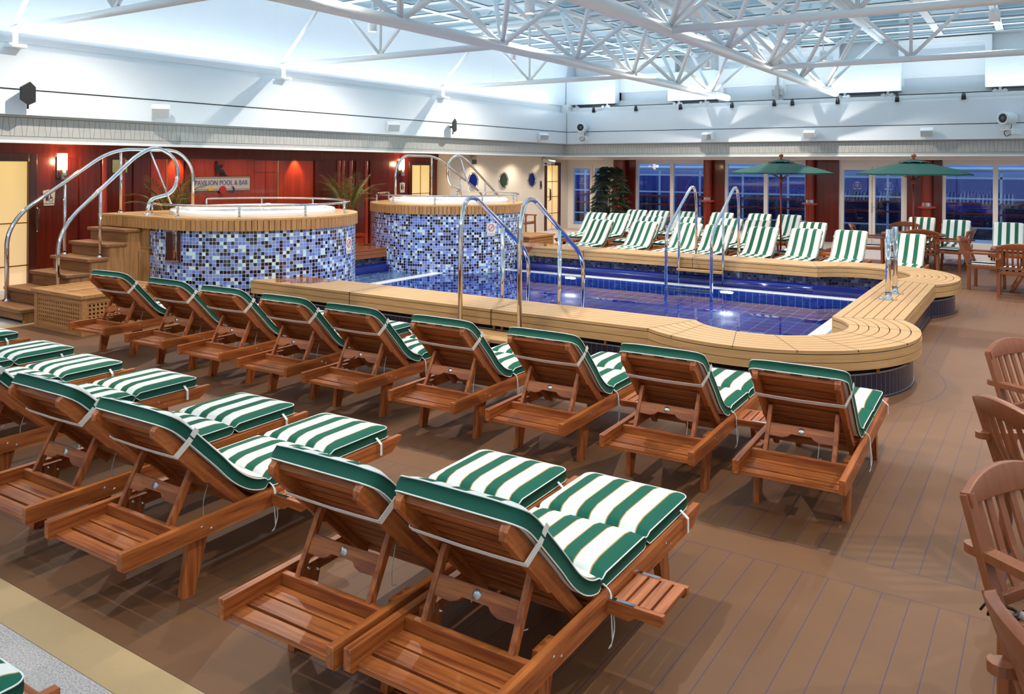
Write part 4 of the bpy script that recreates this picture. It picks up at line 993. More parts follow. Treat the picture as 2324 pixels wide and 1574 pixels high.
def stair_rails(mir):
    cy = 0; mm = (lambda y: y) if not mir else (lambda y: 22.44 - y if y > 7.2 else 15.24 + (7.2 - y) * 1.4)
    w_ = 'near' if not mir else 'far'
    def mk(name_, X, pts, posts, label, bases, brace=None):
        t = thing('stair_handrail', label, 'handrail', (X, mm(pts[0][0]), 0), 0, 'chrome rails of the hot tub stairs')
        y0 = mm(pts[0][0]); q = [(0, mm(y) - y0, z) for y, z in pts]
        b = MB(); b.tube(smooth_path(q, 8, [p[2] if len(p) > 2 else .2 for p in RD[name_]]), .029, 14); b.build('rail', M['chrome'], t)
        for y, z0, z1 in posts:
            b = MB(); b.tube([(0, mm(y) - y0, z0), (0, mm(y) - y0, z1)], .021, 12); b.lathe([(.05, z0), (.045, z0 + .012), (.024, z0 + .03)], (0, mm(y) - y0, 0), 16); b.build('post', M['chrome'], t)
        for y, z0 in bases:
            b = MB(); b.lathe([(.055, z0), (.05, z0 + .012), (.028, z0 + .035)], (0, mm(y) - y0, 0), 16); b.build('base_flange', M['chrome'], t)
        if brace:
            b = MB(); b.tube([(brace[0][2] , mm(brace[0][0]) - y0, brace[0][1]), (brace[1][2], mm(brace[1][0]) - y0, brace[1][1])], .014, 10); b.build('brace', M['chrome'], t)
    A = [(5.67, .17), (5.67, 1.12), (5.86, 1.42), (7.20, 2.335), (8.35, 2.335), (8.63, 2.05), (8.63, 1.34)]
    B = [(5.95, .36), (5.95, 1.06), (6.12, 1.36), (7.10, 2.24), (7.40, 2.38), (7.72, 2.22), (7.80, 1.95), (7.70, 1.66), (7.34, 1.58), (7.275, 1.48), (7.275, 1.34)]
    global RD
    RD = {'A': [(0, 0, 0), (0, 0, .25), (0, 0, .25), (0, 0, .35), (0, 0, .3), (0, 0, .3), (0, 0, 0)], 'B': [(0, 0, 0), (0, 0, .25), (0, 0, .25), (0, 0, .2)] + [(0, 0, .2)] * 4 + [(0, 0, .12), (0, 0, .1), (0, 0, 0)]}
    mk('A', -12.06, A, [(6.47, .77, 1.80), (7.34, 1.34, 2.33)], 'long chrome handrail on the left side of the %s hot tub stairs' % w_, [(5.67, .19), (8.63, 1.34)])
    mk('B', -11.25, B, [(6.54, .77, 1.77)], 'looped chrome handrail on the right side of the %s hot tub stairs' % w_, [(5.95, .385), (7.275, 1.34)], ((7.30, 2.33, 0), (7.42, 1.50, .37)))
stair_rails(False); stair_rails(True)

# ---- lattice storage boxes
def lattice(mb, w_, h, pit, hole, depth, T):
    """a panel w x h in its local xy with square holes"""
    nx = int(w_ / pit); ny = int(h / pit); ox = (w_ - nx * pit) / 2; oy = (h - ny * pit) / 2; g = (pit - hole)
    x = 0
    for k in range(nx + 1):
        xc = ox + k * pit; mb.box(max(0, xc - g / 2), min(w_, xc + g / 2), 0, h, -depth, 0, 0, T)
    for k in range(ny + 1):
        yc = oy + k * pit; mb.box(0, w_, max(0, yc - g / 2), min(h, yc + g / 2), -depth, -.001, 0, T)
def chest(x0, y0, label, W=1.12, D=1.12, H=.50):
    t = thing('storage_chest', label, 'chest', (x0, y0, 0), 0, 'teak lattice towel chests')
    b = MB()
    for x in (0, W - .07):
        for y in (0, D - .07): b.box(x, x + .07, y, y + .07, 0, H - .04)
    for z0, z1 in ((.0, .08), (H - .11, H - .04)):
        b.box(.07, W - .07, .005, .03, z0, z1); b.box(.07, W - .07, D - .03, D - .005, z0, z1); b.box(.005, .03, .07, D - .07, z0, z1); b.box(W - .03, W - .005, .07, D - .07, z0, z1)
    b.build('frame', M['box_w'], t, .004)
    b = MB()
    Tf = Matrix.Translation((.07, .012, .08)) @ Matrix.Rotation(R(90), 4, 'X'); lattice(b, W - .14, H - .19, .0505, .027, .012, Tf)
    b.build('front_lattice', M['box_w'], t)
    b = MB(); Ts = Matrix.Translation((W - .012, .07, .08)) @ RY; lattice(b, D - .14, H - .19, .0505, .027, .012, Ts); b.build('side_lattice', M['box_w'], t)
    b = MB(); b.box(.04, W - .04, .04, D - .04, .02, H - .06); b.build('shade_infill', M['darkgap'], t)  # near-black block standing in for the shade behind the lattice
    for k in range(2):
        xa = -.03 + k * (W + .06) / 2; xb = xa + (W + .06) / 2 - .004
        b = MB(); b.box(xa, xb, -.03, .06, H - .04, H); b.box(xa, xb, D - .06, D + .03, H - .04, H); b.box(xa, xa + .06, .06, D - .06, H - .04, H); b.box(xb - .06, xb, .06, D - .06, H - .04, H)
        lattice(b, xb - xa - .12, D - .12, .045, .02, .012, Matrix.Translation((xa + .06, .06, H - .008)))
        b.build('lid', M['box_w'], t, .0)
chest(-10.86, 5.44, 'teak lattice chest below the near hot tub stairs'); chest(-10.86, 15.75, 'teak lattice chest behind the far hot tub')
# ================================================================ sun loungers (head end at y=0, foot at y=1.93)
def cushion_mesh(detail=1):
    """three padded sections following the bed and the raised backrest"""
    HW = .288
    ang = R(45.5); TT = Matrix.Translation((0, .765, .30)) @ Matrix.Rotation(math.pi - ang, 4, 'X')
    # base path (y, z) of the underside with normals, param by arc length; goes from the foot end to the head end
    def path(pts, n):
        P = [Vector((0, y, z)) for y, z in pts]; sp = smooth_path(P, 8, .16); L = [0]
        for i in range(1, len(sp)): L.append(L[-1] + (sp[i] - sp[i - 1]).length)
        out = []
        for k in range(n + 1):
            t = L[-1] * k / n; i = max(1, next((j for j in range(1, len(L)) if L[j] >= t - 1e-9), len(L) - 1)); f = (t - L[i - 1]) / max(1e-9, L[i] - L[i - 1]); p = sp[i - 1].lerp(sp[i], f); d = (sp[i] - sp[i - 1]).normalized()
            out.append((p, d))
        return out, L[-1]
    zb = .372
    def tt(u, z=-.028): q = TT @ Vector((0, u, z)); return (q.y, q.z)
    p0, p1, p2 = (.857, zb), (.70, zb - .002), tt(.36)
    back = [((1 - k / 8) ** 2 * p0[0] + 2 * k / 8 * (1 - k / 8) * p1[0] + (k / 8) ** 2 * p2[0], (1 - k / 8) ** 2 * p0[1] + 2 * k / 8 * (1 - k / 8) * p1[1] + (k / 8) ** 2 * p2[1]) for k in range(9)] + [tt(.70), (tt(.80)[0] - .008, tt(.80)[1] - .020)]
    segs = [([(1.845, zb), (1.317, zb)], 10), ([(1.311, zb), (.863, zb)], 9), (back, 24)]
    body = MB(); pipe = MB()
    for si, (pts, n) in enumerate(segs):
        st, L = path(pts, n); rows_t = []; rows_b = []; rc = .055
        # cluster samples near the ends for round corners
        s0, s1 = si > 0, si < 2      # which ends are seams
        us = sorted(set([0, .006, .02, .034, .05, L - .05, L - .034, L - .02, L - .006, L] + [L * k / n for k in range(1, n) if .06 < L * k / n < L - .06]))
        def at(t):
            x = t / L * n; i = min(int(x), n - 1); f = x - i; p = st[i][0].lerp(st[i + 1][0], f); d = st[i][1].lerp(st[i + 1][1], f).normalized(); return p, d
        nx = 14
        for t in us:
            p, d = at(t); nrm = Vector((0, -d.z, d.y));  nrm = nrm if nrm.z > 0 else -nrm
            e = min(t, L - t); seam = s0 if t < L / 2 else s1; rc = .014 if seam else .05; hw = HW - (rc - math.sqrt(max(0, rc * rc - max(0, rc - e) ** 2))) if e < rc else HW
            sf = math.sin(min(1, e / .036) * math.pi / 2) if seam else 1.0
            ft = math.sin(min(1, e / .12) * math.pi / 2)
            top = []; bot = []
            for k in range(nx + 1):
                u = -math.cos(math.pi * k / nx); x = u * hw; ex = (1 - abs(u)) * hw; fx = math.sin(min(1, ex / .10) * math.pi / 2)
                # little hollows where the tufts pull
                puff = .030 * ft * fx; th = .058 + puff
                if si == 2: th += .004 * math.sin(t * 9) * fx
                top.append(p + nrm * (.036 + (th - .036) * sf) + Vector((x, 0, 0))); bot.append(p + nrm * (.002 + .026 * (1 - sf)) + Vector((x, 0, 0)))
            rows_t.append(top); rows_b.append(bot)
        sm_ = 2 if si < 2 else 0; body.grid(rows_t, sm_); body.grid([r_[::-1] for r_ in rows_b], sm_)
        # boxing: closed loop
        loop_t = [r_[-1] for r_ in rows_t] + list(reversed(rows_t[-1]))[1:-1] + [r_[0] for r_ in reversed(rows_t)] + rows_t[0][1:-1]
        loop_b = [r_[-1] for r_ in rows_b] + list(reversed(rows_b[-1]))[1:-1] + [r_[0] for r_ in reversed(rows_b)] + rows_b[0][1:-1]
        cen = sum((Vector(v) for v in loop_t), Vector()) / len(loop_t)
        mid = []
        for a, c in zip(loop_t, loop_b):
            m_ = (a + c) / 2; sgn = 1 if m_.x > 0 else -1
            mid.append(m_ + Vector((sgn * .007 if abs(m_.x) > HW * .8 else 0, 0, 0)))
        body.grid([loop_t, mid, loop_b], 1, True, True)
        pipe.tube(loop_t, .0032, 6, True); pipe.tube(loop_b, .0032, 6, True)
    return body, pipe
def lounger(table=0):
    t = thing('sun_lounger', 'teak sun lounger', 'sun lounger')
    HWF = .315
    zt = .365
    for s in (-1, 1):
        b = MB(); T = Matrix.Translation((s * (HWF - .016), 0, 0)) @ Matrix(((0, 0, 1, 0), (1, 0, 0, 0), (0, 1, 0, 0), (0, 0, 0, 1)))
        b.prism([(0, .285), (.012, .277), (1.83, .277), (1.93, .345), (1.93, zt), (0, zt)], -.017, .017, 0, T); b.build('side_rail', M['teak_y'], t, .003)
    for s in (-1, 1):
        for y, sl in ((.44, -.07), (1.50, .09)):
            b = MB(); x = s * (HWF - .052); T = Matrix(((0, 0, 1, x), (1, 0, 0, 0), (0, 1, 0, 0), (0, 0, 0, 1)))
            b.prism([(y - .055, .35), (y + .065, .35), (y + sl + .035, 0), (y + sl - .035, 0)], -.0185, .0185, 0, T); lg = b.build('leg', M['teak_z'], t, .003)
            b = MB()
            for q, zq in ((y - .02, .33), (y + .035, .305)): b.lathe([(.001, .012), (.007, .010), (.010, 0)], (0, 0, 0), 8, M=Matrix.Translation((x - s * .0185, q, zq)) @ Matrix.Rotation(R(-90 * s), 4, 'Y')); b.lathe([(.001, .004), (.007, .003), (.008, -.002)], (0, 0, 0), 8, M=Matrix.Translation((s * HWF, q, zq)) @ Matrix.Rotation(R(90 * s), 4, 'Y'))
            b.build('bolt', M['chrome'], lg)
    b = MB(); xi = HWF - .034
    for y0, y1, zz in ((.035, .105, .298), (.115, .195, .304), (.205, .285, .304)): b.box(-xi, xi, y0, y1, zz - .02, zz)
    b.build('head_shelf', M['teak_x'], t, .002)
    b = MB(); b.box(-xi, xi, .297, .325, .285, .352); b.build('riser', M['teak_x'], t, .003)
    b = MB()
    y = .80
    while y < 1.86: b.box(-xi, xi, y, y + .058, .348, .368); y += .071
    b.build('bed_slats', M['teak_x'], t, .002)
    b = MB(); 
    for s in (-1, 1): b.box(s * (xi - .012) - .012, s * (xi - .012) + .012, .80, 1.9, .31, .348)
    b.box(-xi, xi, .78, .81, .28, .34); b.box(-xi, xi, 1.86, 1.885, .29, .355); b.build('bed_frame', M['teak_x'], t)
    # raised backrest: local frame along the slope
    ang = R(45.5); T = Matrix.Translation((0, .765, .30)) @ Matrix.Rotation(math.pi - ang, 4, 'X')
    # after this local +y runs up the slope (towards the head), local +z points down-back
    bk = None
    for s in (-1, 1):
        b = MB(); Ts = T @ Matrix.Translation((s * .238, 0, 0)) @ Matrix(((0, 0, 1, 0), (1, 0, 0, 0), (0, 1, 0, 0), (0, 0, 0, 1)))
        b.prism([(-.03, -.02), (.0, -.024), (.77, -.024), (.785, -.012), (.785, .022), (.765, .046), (.42, .046), (.36, .052), (.33, .040), (.27, .04), (-.03, .03)], -.017, .017, 0, Ts)
        b.build('backrest_stile', M['teak_s'], t, .003)
    b = MB(); b.box(-.22, .22, .715, .765, -.022, .012, 0, T)
    yy = .05
    while yy < .70: b.box(-.22, .22, yy, yy + .056, -.022, -.004, 0, T); yy += .0745
    b.build('backrest_slats', M['teak_x'], t, .002)
    # support prop
    for s in (-1, 1):
        b = MB(); b.bar((s * .20, .315, .33), (s * .20, .455, .595), .026, .036, (0, -.9, .45)); b.build('support_leg', M['teak_z'], t, .003)
    d = Vector((0, .14, .27)).normalized()
    Tc = Matrix.Translation((0, .385, .465)) @ Matrix.Rotation(R(62.6), 4, 'X')     # crossbar plane leans with the prop
    b = MB(); Tp = Tc
    b.prism([(-.188, .04), (-.188, -.038), (-.11, -.040), (-.08, -.030), (-.06, -.012), (.06, -.012), (.08, -.030), (.11, -.040), (.188, -.038), (.188, .04)], -.011, .011, 0, Tp); cb = b.build('support_crossbar', M['teak_x'], t, .002)
    b = MB(); b.lathe([(.001, .004), (.018, .004), (.020, 0)], (0, 0, 0), 20, M=Tc @ Matrix.Translation((0, .012, .011))); b.build('round_badge', M['steel'], cb)
    body, pipe = cushion_mesh()
    cu = body.build('cushion', [M['stripe'], M['green'], M['stripe_s']], t); pipe.build('piping', M['piping'], cu)
    # webbing strap round the backrest
    b = MB(); hw = .292; U = .60
    th = T @ Vector((0, U, -.092)); 
    def W(x, u, z): return T @ Vector((x, u, z))
    prof = [(-hw - .004, U + .02, -.10), (-.288, U + .01, -.03), (-.262, U, .049), (-.13, U - .006, .050), (0, U - .008, .051), (.13, U - .006, .050), (.262, U, .049), (.288, U + .01, -.03), (hw + .004, U + .02, -.10)]
    for (x0, u0, z0), (x1, u1, z1) in zip(prof, prof[1:]):
        a0 = W(x0, u0 - .016, z0); a1 = W(x0, u0 + .016, z0); c0 = W(x1, u1 - .016, z1); c1 = W(x1, u1 + .016, z1); b.add([a0, a1, c1, c0], [(0, 1, 2, 3)])
    o = b.build('strap', M['webbing'], cu); so = o.modifiers.new('thick', 'SOLIDIFY'); so.thickness = .003
    b = MB(); b.tube(smooth_path([(.292, .862, .40), (.325, .865, .375), (.33, .86, .30), (.332, .87, .17), (.325, .85, .15)], 5, .03), .0028, 6); b.build('tie_cord', M['piping'], cu); b = MB(); b.tube(smooth_path([(.292, .862, .40), (.322, .875, .37), (.338, .88, .22), (.33, .86, .155)], 5, .03), .0028, 6); b.build('tie_cord', M['piping'], cu); b = MB()
    b.tube(smooth_path([(.05, .66, .42), (.06, .62, .33), (.05, .63, .24), (.07, .64, .25)], 5, .03), .0025, 6)
    b.build('tie_cord', M['piping'], cu)
    for s in (-1, 1): b = MB(); b.add([(s * .294, 1.70, .40), (s * .294, 1.718, .40), (s * .335, 1.718, .368), (s * .335, 1.70, .368)], [(0, 1, 2, 3)]); b.add([(s * .335, 1.70, .368), (s * .335, 1.718, .368), (s * .335, 1.718, .30), (s * .335, 1.70, .30)], [(0, 1, 2, 3)]); o = b.build('foot_strap', M['piping'], cu); so = o.modifiers.new('thick', 'SOLIDIFY'); so.thickness = .003
    if table:
        s = table; b = MB()
        for k in range(4): xa = .335 + k * .056; b.box(min(s * xa, s * (xa + .044)), max(s * xa, s * (xa + .044)), .875, 1.115, .328, .346)
        tb = b.build('side_table', M['teak_y'], t, .002)
        for y in (.865, 1.125):
            b = MB(); Tq = Matrix.Translation((0, y, 0)) @ Matrix.Rotation(R(90), 4, 'X')
            pl = [(s * .30, .345), (s * .555, .345), (s * .555, .315), (s * .54, .300), (s * .44, .305), (s * .41, .285), (s * .30, .29)]
            b.prism(pl, -.012, .012, 0, Tq); b.build('table_arm', M['teak_x'], tb, .002)
            b = MB(); b.box(min(s * .30, s * .43), max(s * .30, s * .43), y - .009, y + .009, .345, .3495); b.build('steel_bar', M['chrome'], tb)
    return t
protos = {k: capture(lounger(k)) for k in (0, 1, -1)}
used = set()
def place_lounger(x, y, rz, label, group, table=0):
    if table not in used: used.add(table); o = protos[table][0]
    else: o = dup_tree(protos[table])
    o.location = (x, y, 0); o.rotation_euler = (0, 0, R(rz)); o['label'] = label; o['group'] = group; return o
ordn = ['leftmost', 'second from left', 'third from left', 'fourth from left', 'fifth from left', 'sixth from left', 'third from right', 'second from right', 'rightmost']
for i, (x, y, rz, tb) in enumerate([(-8.60, 4.85, 4.0, 0), (-7.53, 4.83, 1.5, 0), (-6.62, 4.81, 2.0, 0), (-5.72, 4.79, 2.2, 0), (-4.865, 4.76, 1.0, 0), (-3.90, 4.76, 1.0, 0), (-2.995, 4.775, 1.0, -1 if 0 else 0), (-2.07, 4.745, 1.3, -1), (-1.205, 4.777, 1.6, -1)]):
    place_lounger(x, y, rz, 'striped lounger seen from behind, %s of nine along the near pool bench' % ordn[i], 'loungers along the near pool bench', tb)
for i, (x, y, rz, tb, l) in enumerate([(-8.72, 2.25, .5, 0, 'first from left, only its cushion foot in view'), (-7.62, 2.2, .5, 0, 'second from left, cushion foot in view'), (-6.73, 2.13, .8, 0, 'third from left, by the photo edge'), (-5.78, 2.16, .6, 0, 'fourth from left, backrest cut by the photo edge'),
        (-4.585, 2.095, 1.3, 0, 'fifth from left'), (-3.73, 2.085, .9, 1, 'sixth from left with a pulled out side table'), (-2.435, 2.10, .9, 0, 'second from right'), (-1.775, 2.128, .1, 1, 'rightmost and largest in the photo')]):
    place_lounger(x, y, rz, 'striped teak lounger in the front row, ' + l, 'loungers in the front row', tb)
place_lounger(-3.03, -.48, 0, 'striped teak lounger on the pale strip, only its cushion corner shows bottom left', 'loungers on the pale strip')
F1 = [(-8.2, 16.62), (-7.16, 16.65), (-6.18, 16.72), (-5.50, 16.62), (-4.57, 16.55), (-3.77, 16.65), (-2.97, 16.70), (-1.97, 16.50)]
for i, (x, y) in enumerate(F1):
    place_lounger(x, y, 180, 'striped lounger facing us right behind the far pool bench, %s' % ['leftmost', 'second from left', 'third from left', 'fourth from left', 'fifth from left', 'third from right', 'second from right', 'rightmost behind the straight rails'][i], 'facing loungers right behind the far bench')
F2 = [(-9.55, 19.05, ''), (-8.93, 19.1, ''), (-7.85, 18.6, ''), (-6.9, 18.65, ''), (-5.96, 18.75, ''), (-5.28, 18.6, ''), (-4.10, 18.65, '')]
for i, (x, y, l) in enumerate(F2):
    place_lounger(x, y, 180, 'striped lounger facing us in the middle row across the pool, %s' % ['leftmost beside the lattice chest', 'second from left', 'third from left', 'fourth from left', 'third from right', 'second from right', 'rightmost with a side table'][i], 'facing loungers in the middle row', 1 if False else (-1 if i == 6 else 0))
F3 = [(-9.27, 20.95), (-8.63, 20.95), (-7.86, 21.0), (-6.92, 21.1), (-5.98, 21.2), (-5.24, 21.2)]
for i, (x, y) in enumerate(F3):
    place_lounger(x, y, 180, 'striped lounger facing us in the back row by the windows, %s' % ['leftmost', 'second from left', 'third from left', 'third from right', 'second from right', 'rightmost behind the umbrella pole'][i], 'facing loungers in the back row')
for i, (x, y) in enumerate([(-2.36, 22.2), (-1.58, 21.55), (-.55, 21.25)]):
    place_lounger(x, y, 180, 'striped lounger against the windows on the right, %s' % ['behind the round table', 'middle of three', 'nearest the right photo edge'][i], 'facing loungers on the right')
# ================================================================ armchairs (front towards +y)
def armchair():
    t = thing('armchair', 'slatted armchair', 'chair'); W = .27
    for s in (-1, 1):
        b = MB(); b.prism([(s * W - .024, -.24), (s * W + .024, -.24), (s * W + .024, -.19), (s * W - .024, -.19)], 0, .44); 
        b.build('leg', M['chair'], t, .006)
        b = MB(); b.bar((s * W, .235, 0), (s * W * .97, .22, .64), .045, .045, (0, 1, 0)); b.build('leg', M['chair'], t, .006)
    # seat
    b = MB(); b.box(-W, W, .20, .245, .38, .435); b.box(-W, W, -.235, -.20, .38, .435)
    for s in (-1, 1): b.box(s * W - .015, s * W + .015, -.2, .2, .375, .43)
    for k in range(6): b.box(-W + .01, W - .01, -.19 + k * .066, -.14 + k * .066, .42, .436)
    b.build('seat', M['chair'], t, .005)
    # backrest: stiles, curved crest, slats
    def bp(u, z): # u in -1..1 -> point on the curved reclining back
        x = u * (W + .015); y = -.225 - .16 * (z - .42) / .46 - .045 * (1 - u * u) * min(1, (z - .42) / .2); return Vector((x, y, z))
    b = MB()
    for s in (-1, 1):
        pts = [bp(s, .40 + .44 * k / 8) for k in range(9)]
        b.sweep(pts, .05, .035, (1, 0, 0))
    def zt(u): return .905 - .055 * u * u
    rows = []
    for k in range(17):
        u = -1.06 + 2.12 * k / 16; zl = .80 - .03 * abs(u) ** 2.0 * 0; top = zt(u) - (.05 if abs(u) > 1 else 0) * 0
        pa = bp(u, zl); pb = bp(u, top); ny = Vector((0, .018, .004)); rows.append([pa - ny, pa + ny, pb + ny, pb - ny])
    b.grid(rows, 0, True, True)
    b.add(rows[0], [(0, 1, 2, 3)]); b.add(rows[-1], [(0, 3, 2, 1)])
    a_, c_ = bp(-1, .485), bp(1, .485)
    pts = [bp(-1 + 2 * k / 8, .485) for k in range(9)]
    b.sweep(pts, .045, .028, (0, 0, 1))
    bf = b.build('backrest_frame', M['chair'], t, .004)
    b = MB()
    for k in range(7):
        u = -.78 + 1.56 * k / 6; pts = [bp(u, z) for z in (.49, .55, .62, .68, .74, .82)]; b.sweep(pts, .032, .012, (1, 0, 0))
    b.build('back_slats', M['chair'], t)
    for s in (-1, 1):
        b = MB(); pl = [(s * W - .03, -.36)] + [(s * W + .036 * math.cos(R(a)), -.35 + .036 * math.sin(R(a))) for a in range(180, 361, 30)] + [(s * W + .04, -.1), (s * W + .034, .2), (s * W + .03, .27), (s * W + .0, .285), (s * W - .03, .27), (s * W - .034, .2), (s * W - .03, -.1)]
        b.prism(pl, .622, .655); b.build('armrest', M['chair'], t, .008)
    rows = []
    for j in range(9):
        v = -math.cos(math.pi * j / 8); r_ = []
        for k in range(11):
            u = -math.cos(math.pi * k / 10); e = min(1 - abs(u), 1 - abs(v)); h = .052 * math.sin(min(1, e / .35) * math.pi / 2) ** .5 if e > 0 else 0
            r_.append(Vector((u * .235, .005 + v * .215, .438 + h)))
        rows.append(r_)
    b = MB(); b.grid(rows); b.grid([[Vector((p.x, p.y, .438)) for p in r_][::-1] for r_ in rows]); cu = b.build('seat_cushion', M['bw'], t)
    b = MB()
    for s in (-1, 1):
        b.tube([(s * W + .034 * math.cos(R(a)) , -.215 + .034 * math.sin(R(a)), .46) for a in range(0, 360, 30)], .006, 6, True); b.tube(smooth_path([(s * W, -.25, .46), (s * W + .02, -.28, .47), (s * W + .03, -.30, .43)], 4, .02), .005, 6); b.tube(smooth_path([(s * W, -.25, .46), (s * W - .02, -.29, .46), (s * W - .01, -.30, .40)], 4, .02), .005, 6)
    b.build('tie_cord', M['black'], cu)
    return t
cp = capture(armchair()); first = True
def place_chair(x, y, face, label, group):
    """face: direction the sitter looks, degrees from +x"""
    global first
    o = cp[0] if first else dup_tree(cp); first = False
    o.location = (x, y, 0); o.rotation_euler = (0, 0, R(face - 90)); o['label'] = label; o['group'] = group
g = 'near armchairs on the right edge'
place_chair(.24, 3.63, -35, 'large brown slatted armchair on the right edge, facing away to the right, cushion showing', g)
place_chair(.345, 2.70, 26, 'brown armchair cut off at the bottom right corner, seen from behind', g)
place_chair(.185, 6.51, -33, 'brown slatted armchair highest of the four on the right edge', g)
place_chair(.19, 5.16, 37, 'brown armchair with its curved back turned to us, below the highest on the right edge', g)
g = 'armchairs at the round tables'
place_chair(-.76, 16.45, -8, 'slatted armchair on the left of the right hand round table', g)
place_chair(-.27, 15.72, 90, 'slatted armchair with its back to us at the right hand round table', g)
place_chair(-1.50, 18.9, 172, 'slatted armchair right of the umbrella table, facing left', g)
place_chair(-1.95, 18.25, 92, 'slatted armchair in front of the umbrella table, back to us', g)
place_chair(-3.02, 18.9, 5, 'slatted armchair left of the umbrella table, facing right', g)
place_chair(-2.5, 19.8, -88, 'slatted armchair behind the umbrella table, facing us', g)
place_chair(-12.98, 20.7, 0, 'pale armchair with striped cushion against the tiled wall behind the far hot tub', 'armchair by the tiled wall')
# ---- round tables
def table(x, y, label):
    t = thing('round_table', label, 'table', (x, y, 0), 0, 'round teak tables')
    b = MB(); b.lathe([(.001, .69), (.60, .69), (.62, .70), (.625, .715), (.615, .73), (.03, .73), (.001, .73)], (0, 0, 0), 48); b.build('tabletop', M['chair'], t)
    for k in range(4):
        a = R(45 + 90 * k); b = MB(); b.bar((.42 * math.cos(a), .42 * math.sin(a), 0), (-.12 * math.cos(a), -.12 * math.sin(a), .69), .06, .05, (0, 0, 1)); b.build('leg', M['chair'], t, .006)
    b = MB(); b.box(-.34, .34, -.03, .03, .63, .69); b.box(-.03, .03, -.34, .34, .63, .689); b.build('top_brace', M['chair'], t)
    return t
table(-2.22, 19.06, 'round teak table pierced by the right hand umbrella'); table(-.08, 16.62, 'round teak table at the right edge beside two armchairs')
# ---- umbrellas
def umbrella(x, y, label, H=2.33, rad=1.12, rz=10):
    t = thing('patio_umbrella', label, 'umbrella', (x, y, 0), R(rz), 'green patio umbrellas')
    b = MB(); b.tube([(0, 0, 0.02), (0, 0, H - .02)], .021, 12); b.build('pole', M['mahog_b'], t)
    b = MB(); b.lathe([(.001, 0), (.22, 0), (.22, .03), (.2, .045), (.04, .05), (.04, .2), (.024, .2)], (0, 0, 0), 24); b.build('base', M['black'], t)
    rows = []; n = 8; m_ = 6; zr = H - .34
    def pt(a, f, lift=0):
        # facet between ribs sags a little
        k = a * n / (2 * math.pi); fr_ = k - math.floor(k); r_ = rad * f * (1 - .07 * 4 * fr_ * (1 - fr_) * f); z = zr + (H - .06 - zr) * (1 - f) ** .82 - .012 * 4 * fr_ * (1 - fr_) * f + lift
        if f > .99: z += .018 * 4 * fr_ * (1 - fr_)
        return Vector((r_ * math.cos(a), r_ * math.sin(a), z))
    for j in range(m_ + 1):
        f = .04 + .96 * j / m_; rows.append([pt(2 * math.pi * k / (n * 6) + 1e-6, f) for k in range(n * 6)])
    b = MB(); b.grid(rows, 0, False, True); rows2 = [[p - Vector((0, 0, .006)) for p in r_] for r_ in rows]; b.grid(rows2[::-1], 0, False, True)
    ed = rows[-1]; b.grid([ed, [p - Vector((0, 0, .03)) for p in ed]], 0, False, True); can = b.build('canopy', M['umb'], t)
    rows = []
    for f in (.02, .14, .27): rows.append([pt(2 * math.pi * k / 48 + 1e-6, f, .035 - (.015 if f > .2 and (k % 6) == 3 else 0)) for k in range(48)])
    b = MB(); b.grid(rows, 0, False, True); b.build('vent', M['umb'], can)
    for k in range(8):
        a = 2 * math.pi * k / 8; b = MB(); b.tube([(0, 0, H - .09), (rad * .96 * math.cos(a), rad * .96 * math.sin(a), zr - .005)], .009, 6); rb = b.build('rib', M['mahog_b'], t)
        b = MB(); b.tube([(0, 0, H - .48), (rad * .5 * math.cos(a), rad * .5 * math.sin(a), zr + .13)], .008, 6); b.build('strut', M['mahog_b'], rb)
    b = MB(); b.lathe([(.001, H + .09), (.03, H + .085), (.05, H + .06), (.05, H + .038), (.028, H + .012), (.018, H), (.03, H - .02), (.001, H - .02)], (0, 0, 0), 20); b.build('finial', M['finial'], t)
    b = MB(); b.lathe([(.024, H - .56), (.045, H - .54), (.045, H - .45), (.024, H - .43)], (0, 0, 0), 16); b.build('hub', M['finial'], t)
umbrella(-4.92, 18.85, 'green patio umbrella standing among the facing loungers, left of two'); umbrella(-2.22, 19.06, 'green patio umbrella through the round table, right of two')

# ================================================================ plants
def frond(mb, base, az, length, droop, rnd, lw=.018):
    """arching palm frond with leaflets"""
    pts = []; n = 14; el0 = droop[0]; el1 = droop[1]; p = Vector(base)
    for k in range(n + 1):
        e = R(el0 + (el1 - el0) * (k / n) ** 1.3); pts.append(p.copy()); p = p + Vector((math.cos(e) * math.cos(az), math.cos(e) * math.sin(az), math.sin(e))) * (length / n)
    mb.tube(pts, [.008 * (1 - .8 * k / n) for k in range(n + 1)], 5)
    for k in range(4, n + 1):
        d = (pts[k] - pts[k - 1]).normalized(); sd = d.cross(Vector((0, 0, 1))).normalized()
        for s in (-1, 1):
            for q in (0, .5):
                o = pts[k] - d * q * length / n; L = length * .34 * math.sin(math.pi * (.18 + .76 * k / n)) * (.85 + .3 * rnd.random())
                dirn = (d * .75 + sd * s * .7 + Vector((0, 0, -.08 - .12 * rnd.random()))).normalized(); m_ = o + dirn * L * .5; e_ = o + dirn * L + Vector((0, 0, -.10 * L)); wv = d * lw * .5 if abs(d.dot(dirn)) < .95 else sd * lw * .5
                wv = (dirn.cross(Vector((0, 0, 1)))).normalized() * lw * .55
                mb.add([o, m_ + wv, e_, m_ - wv], [(0, 1, 2, 3)])
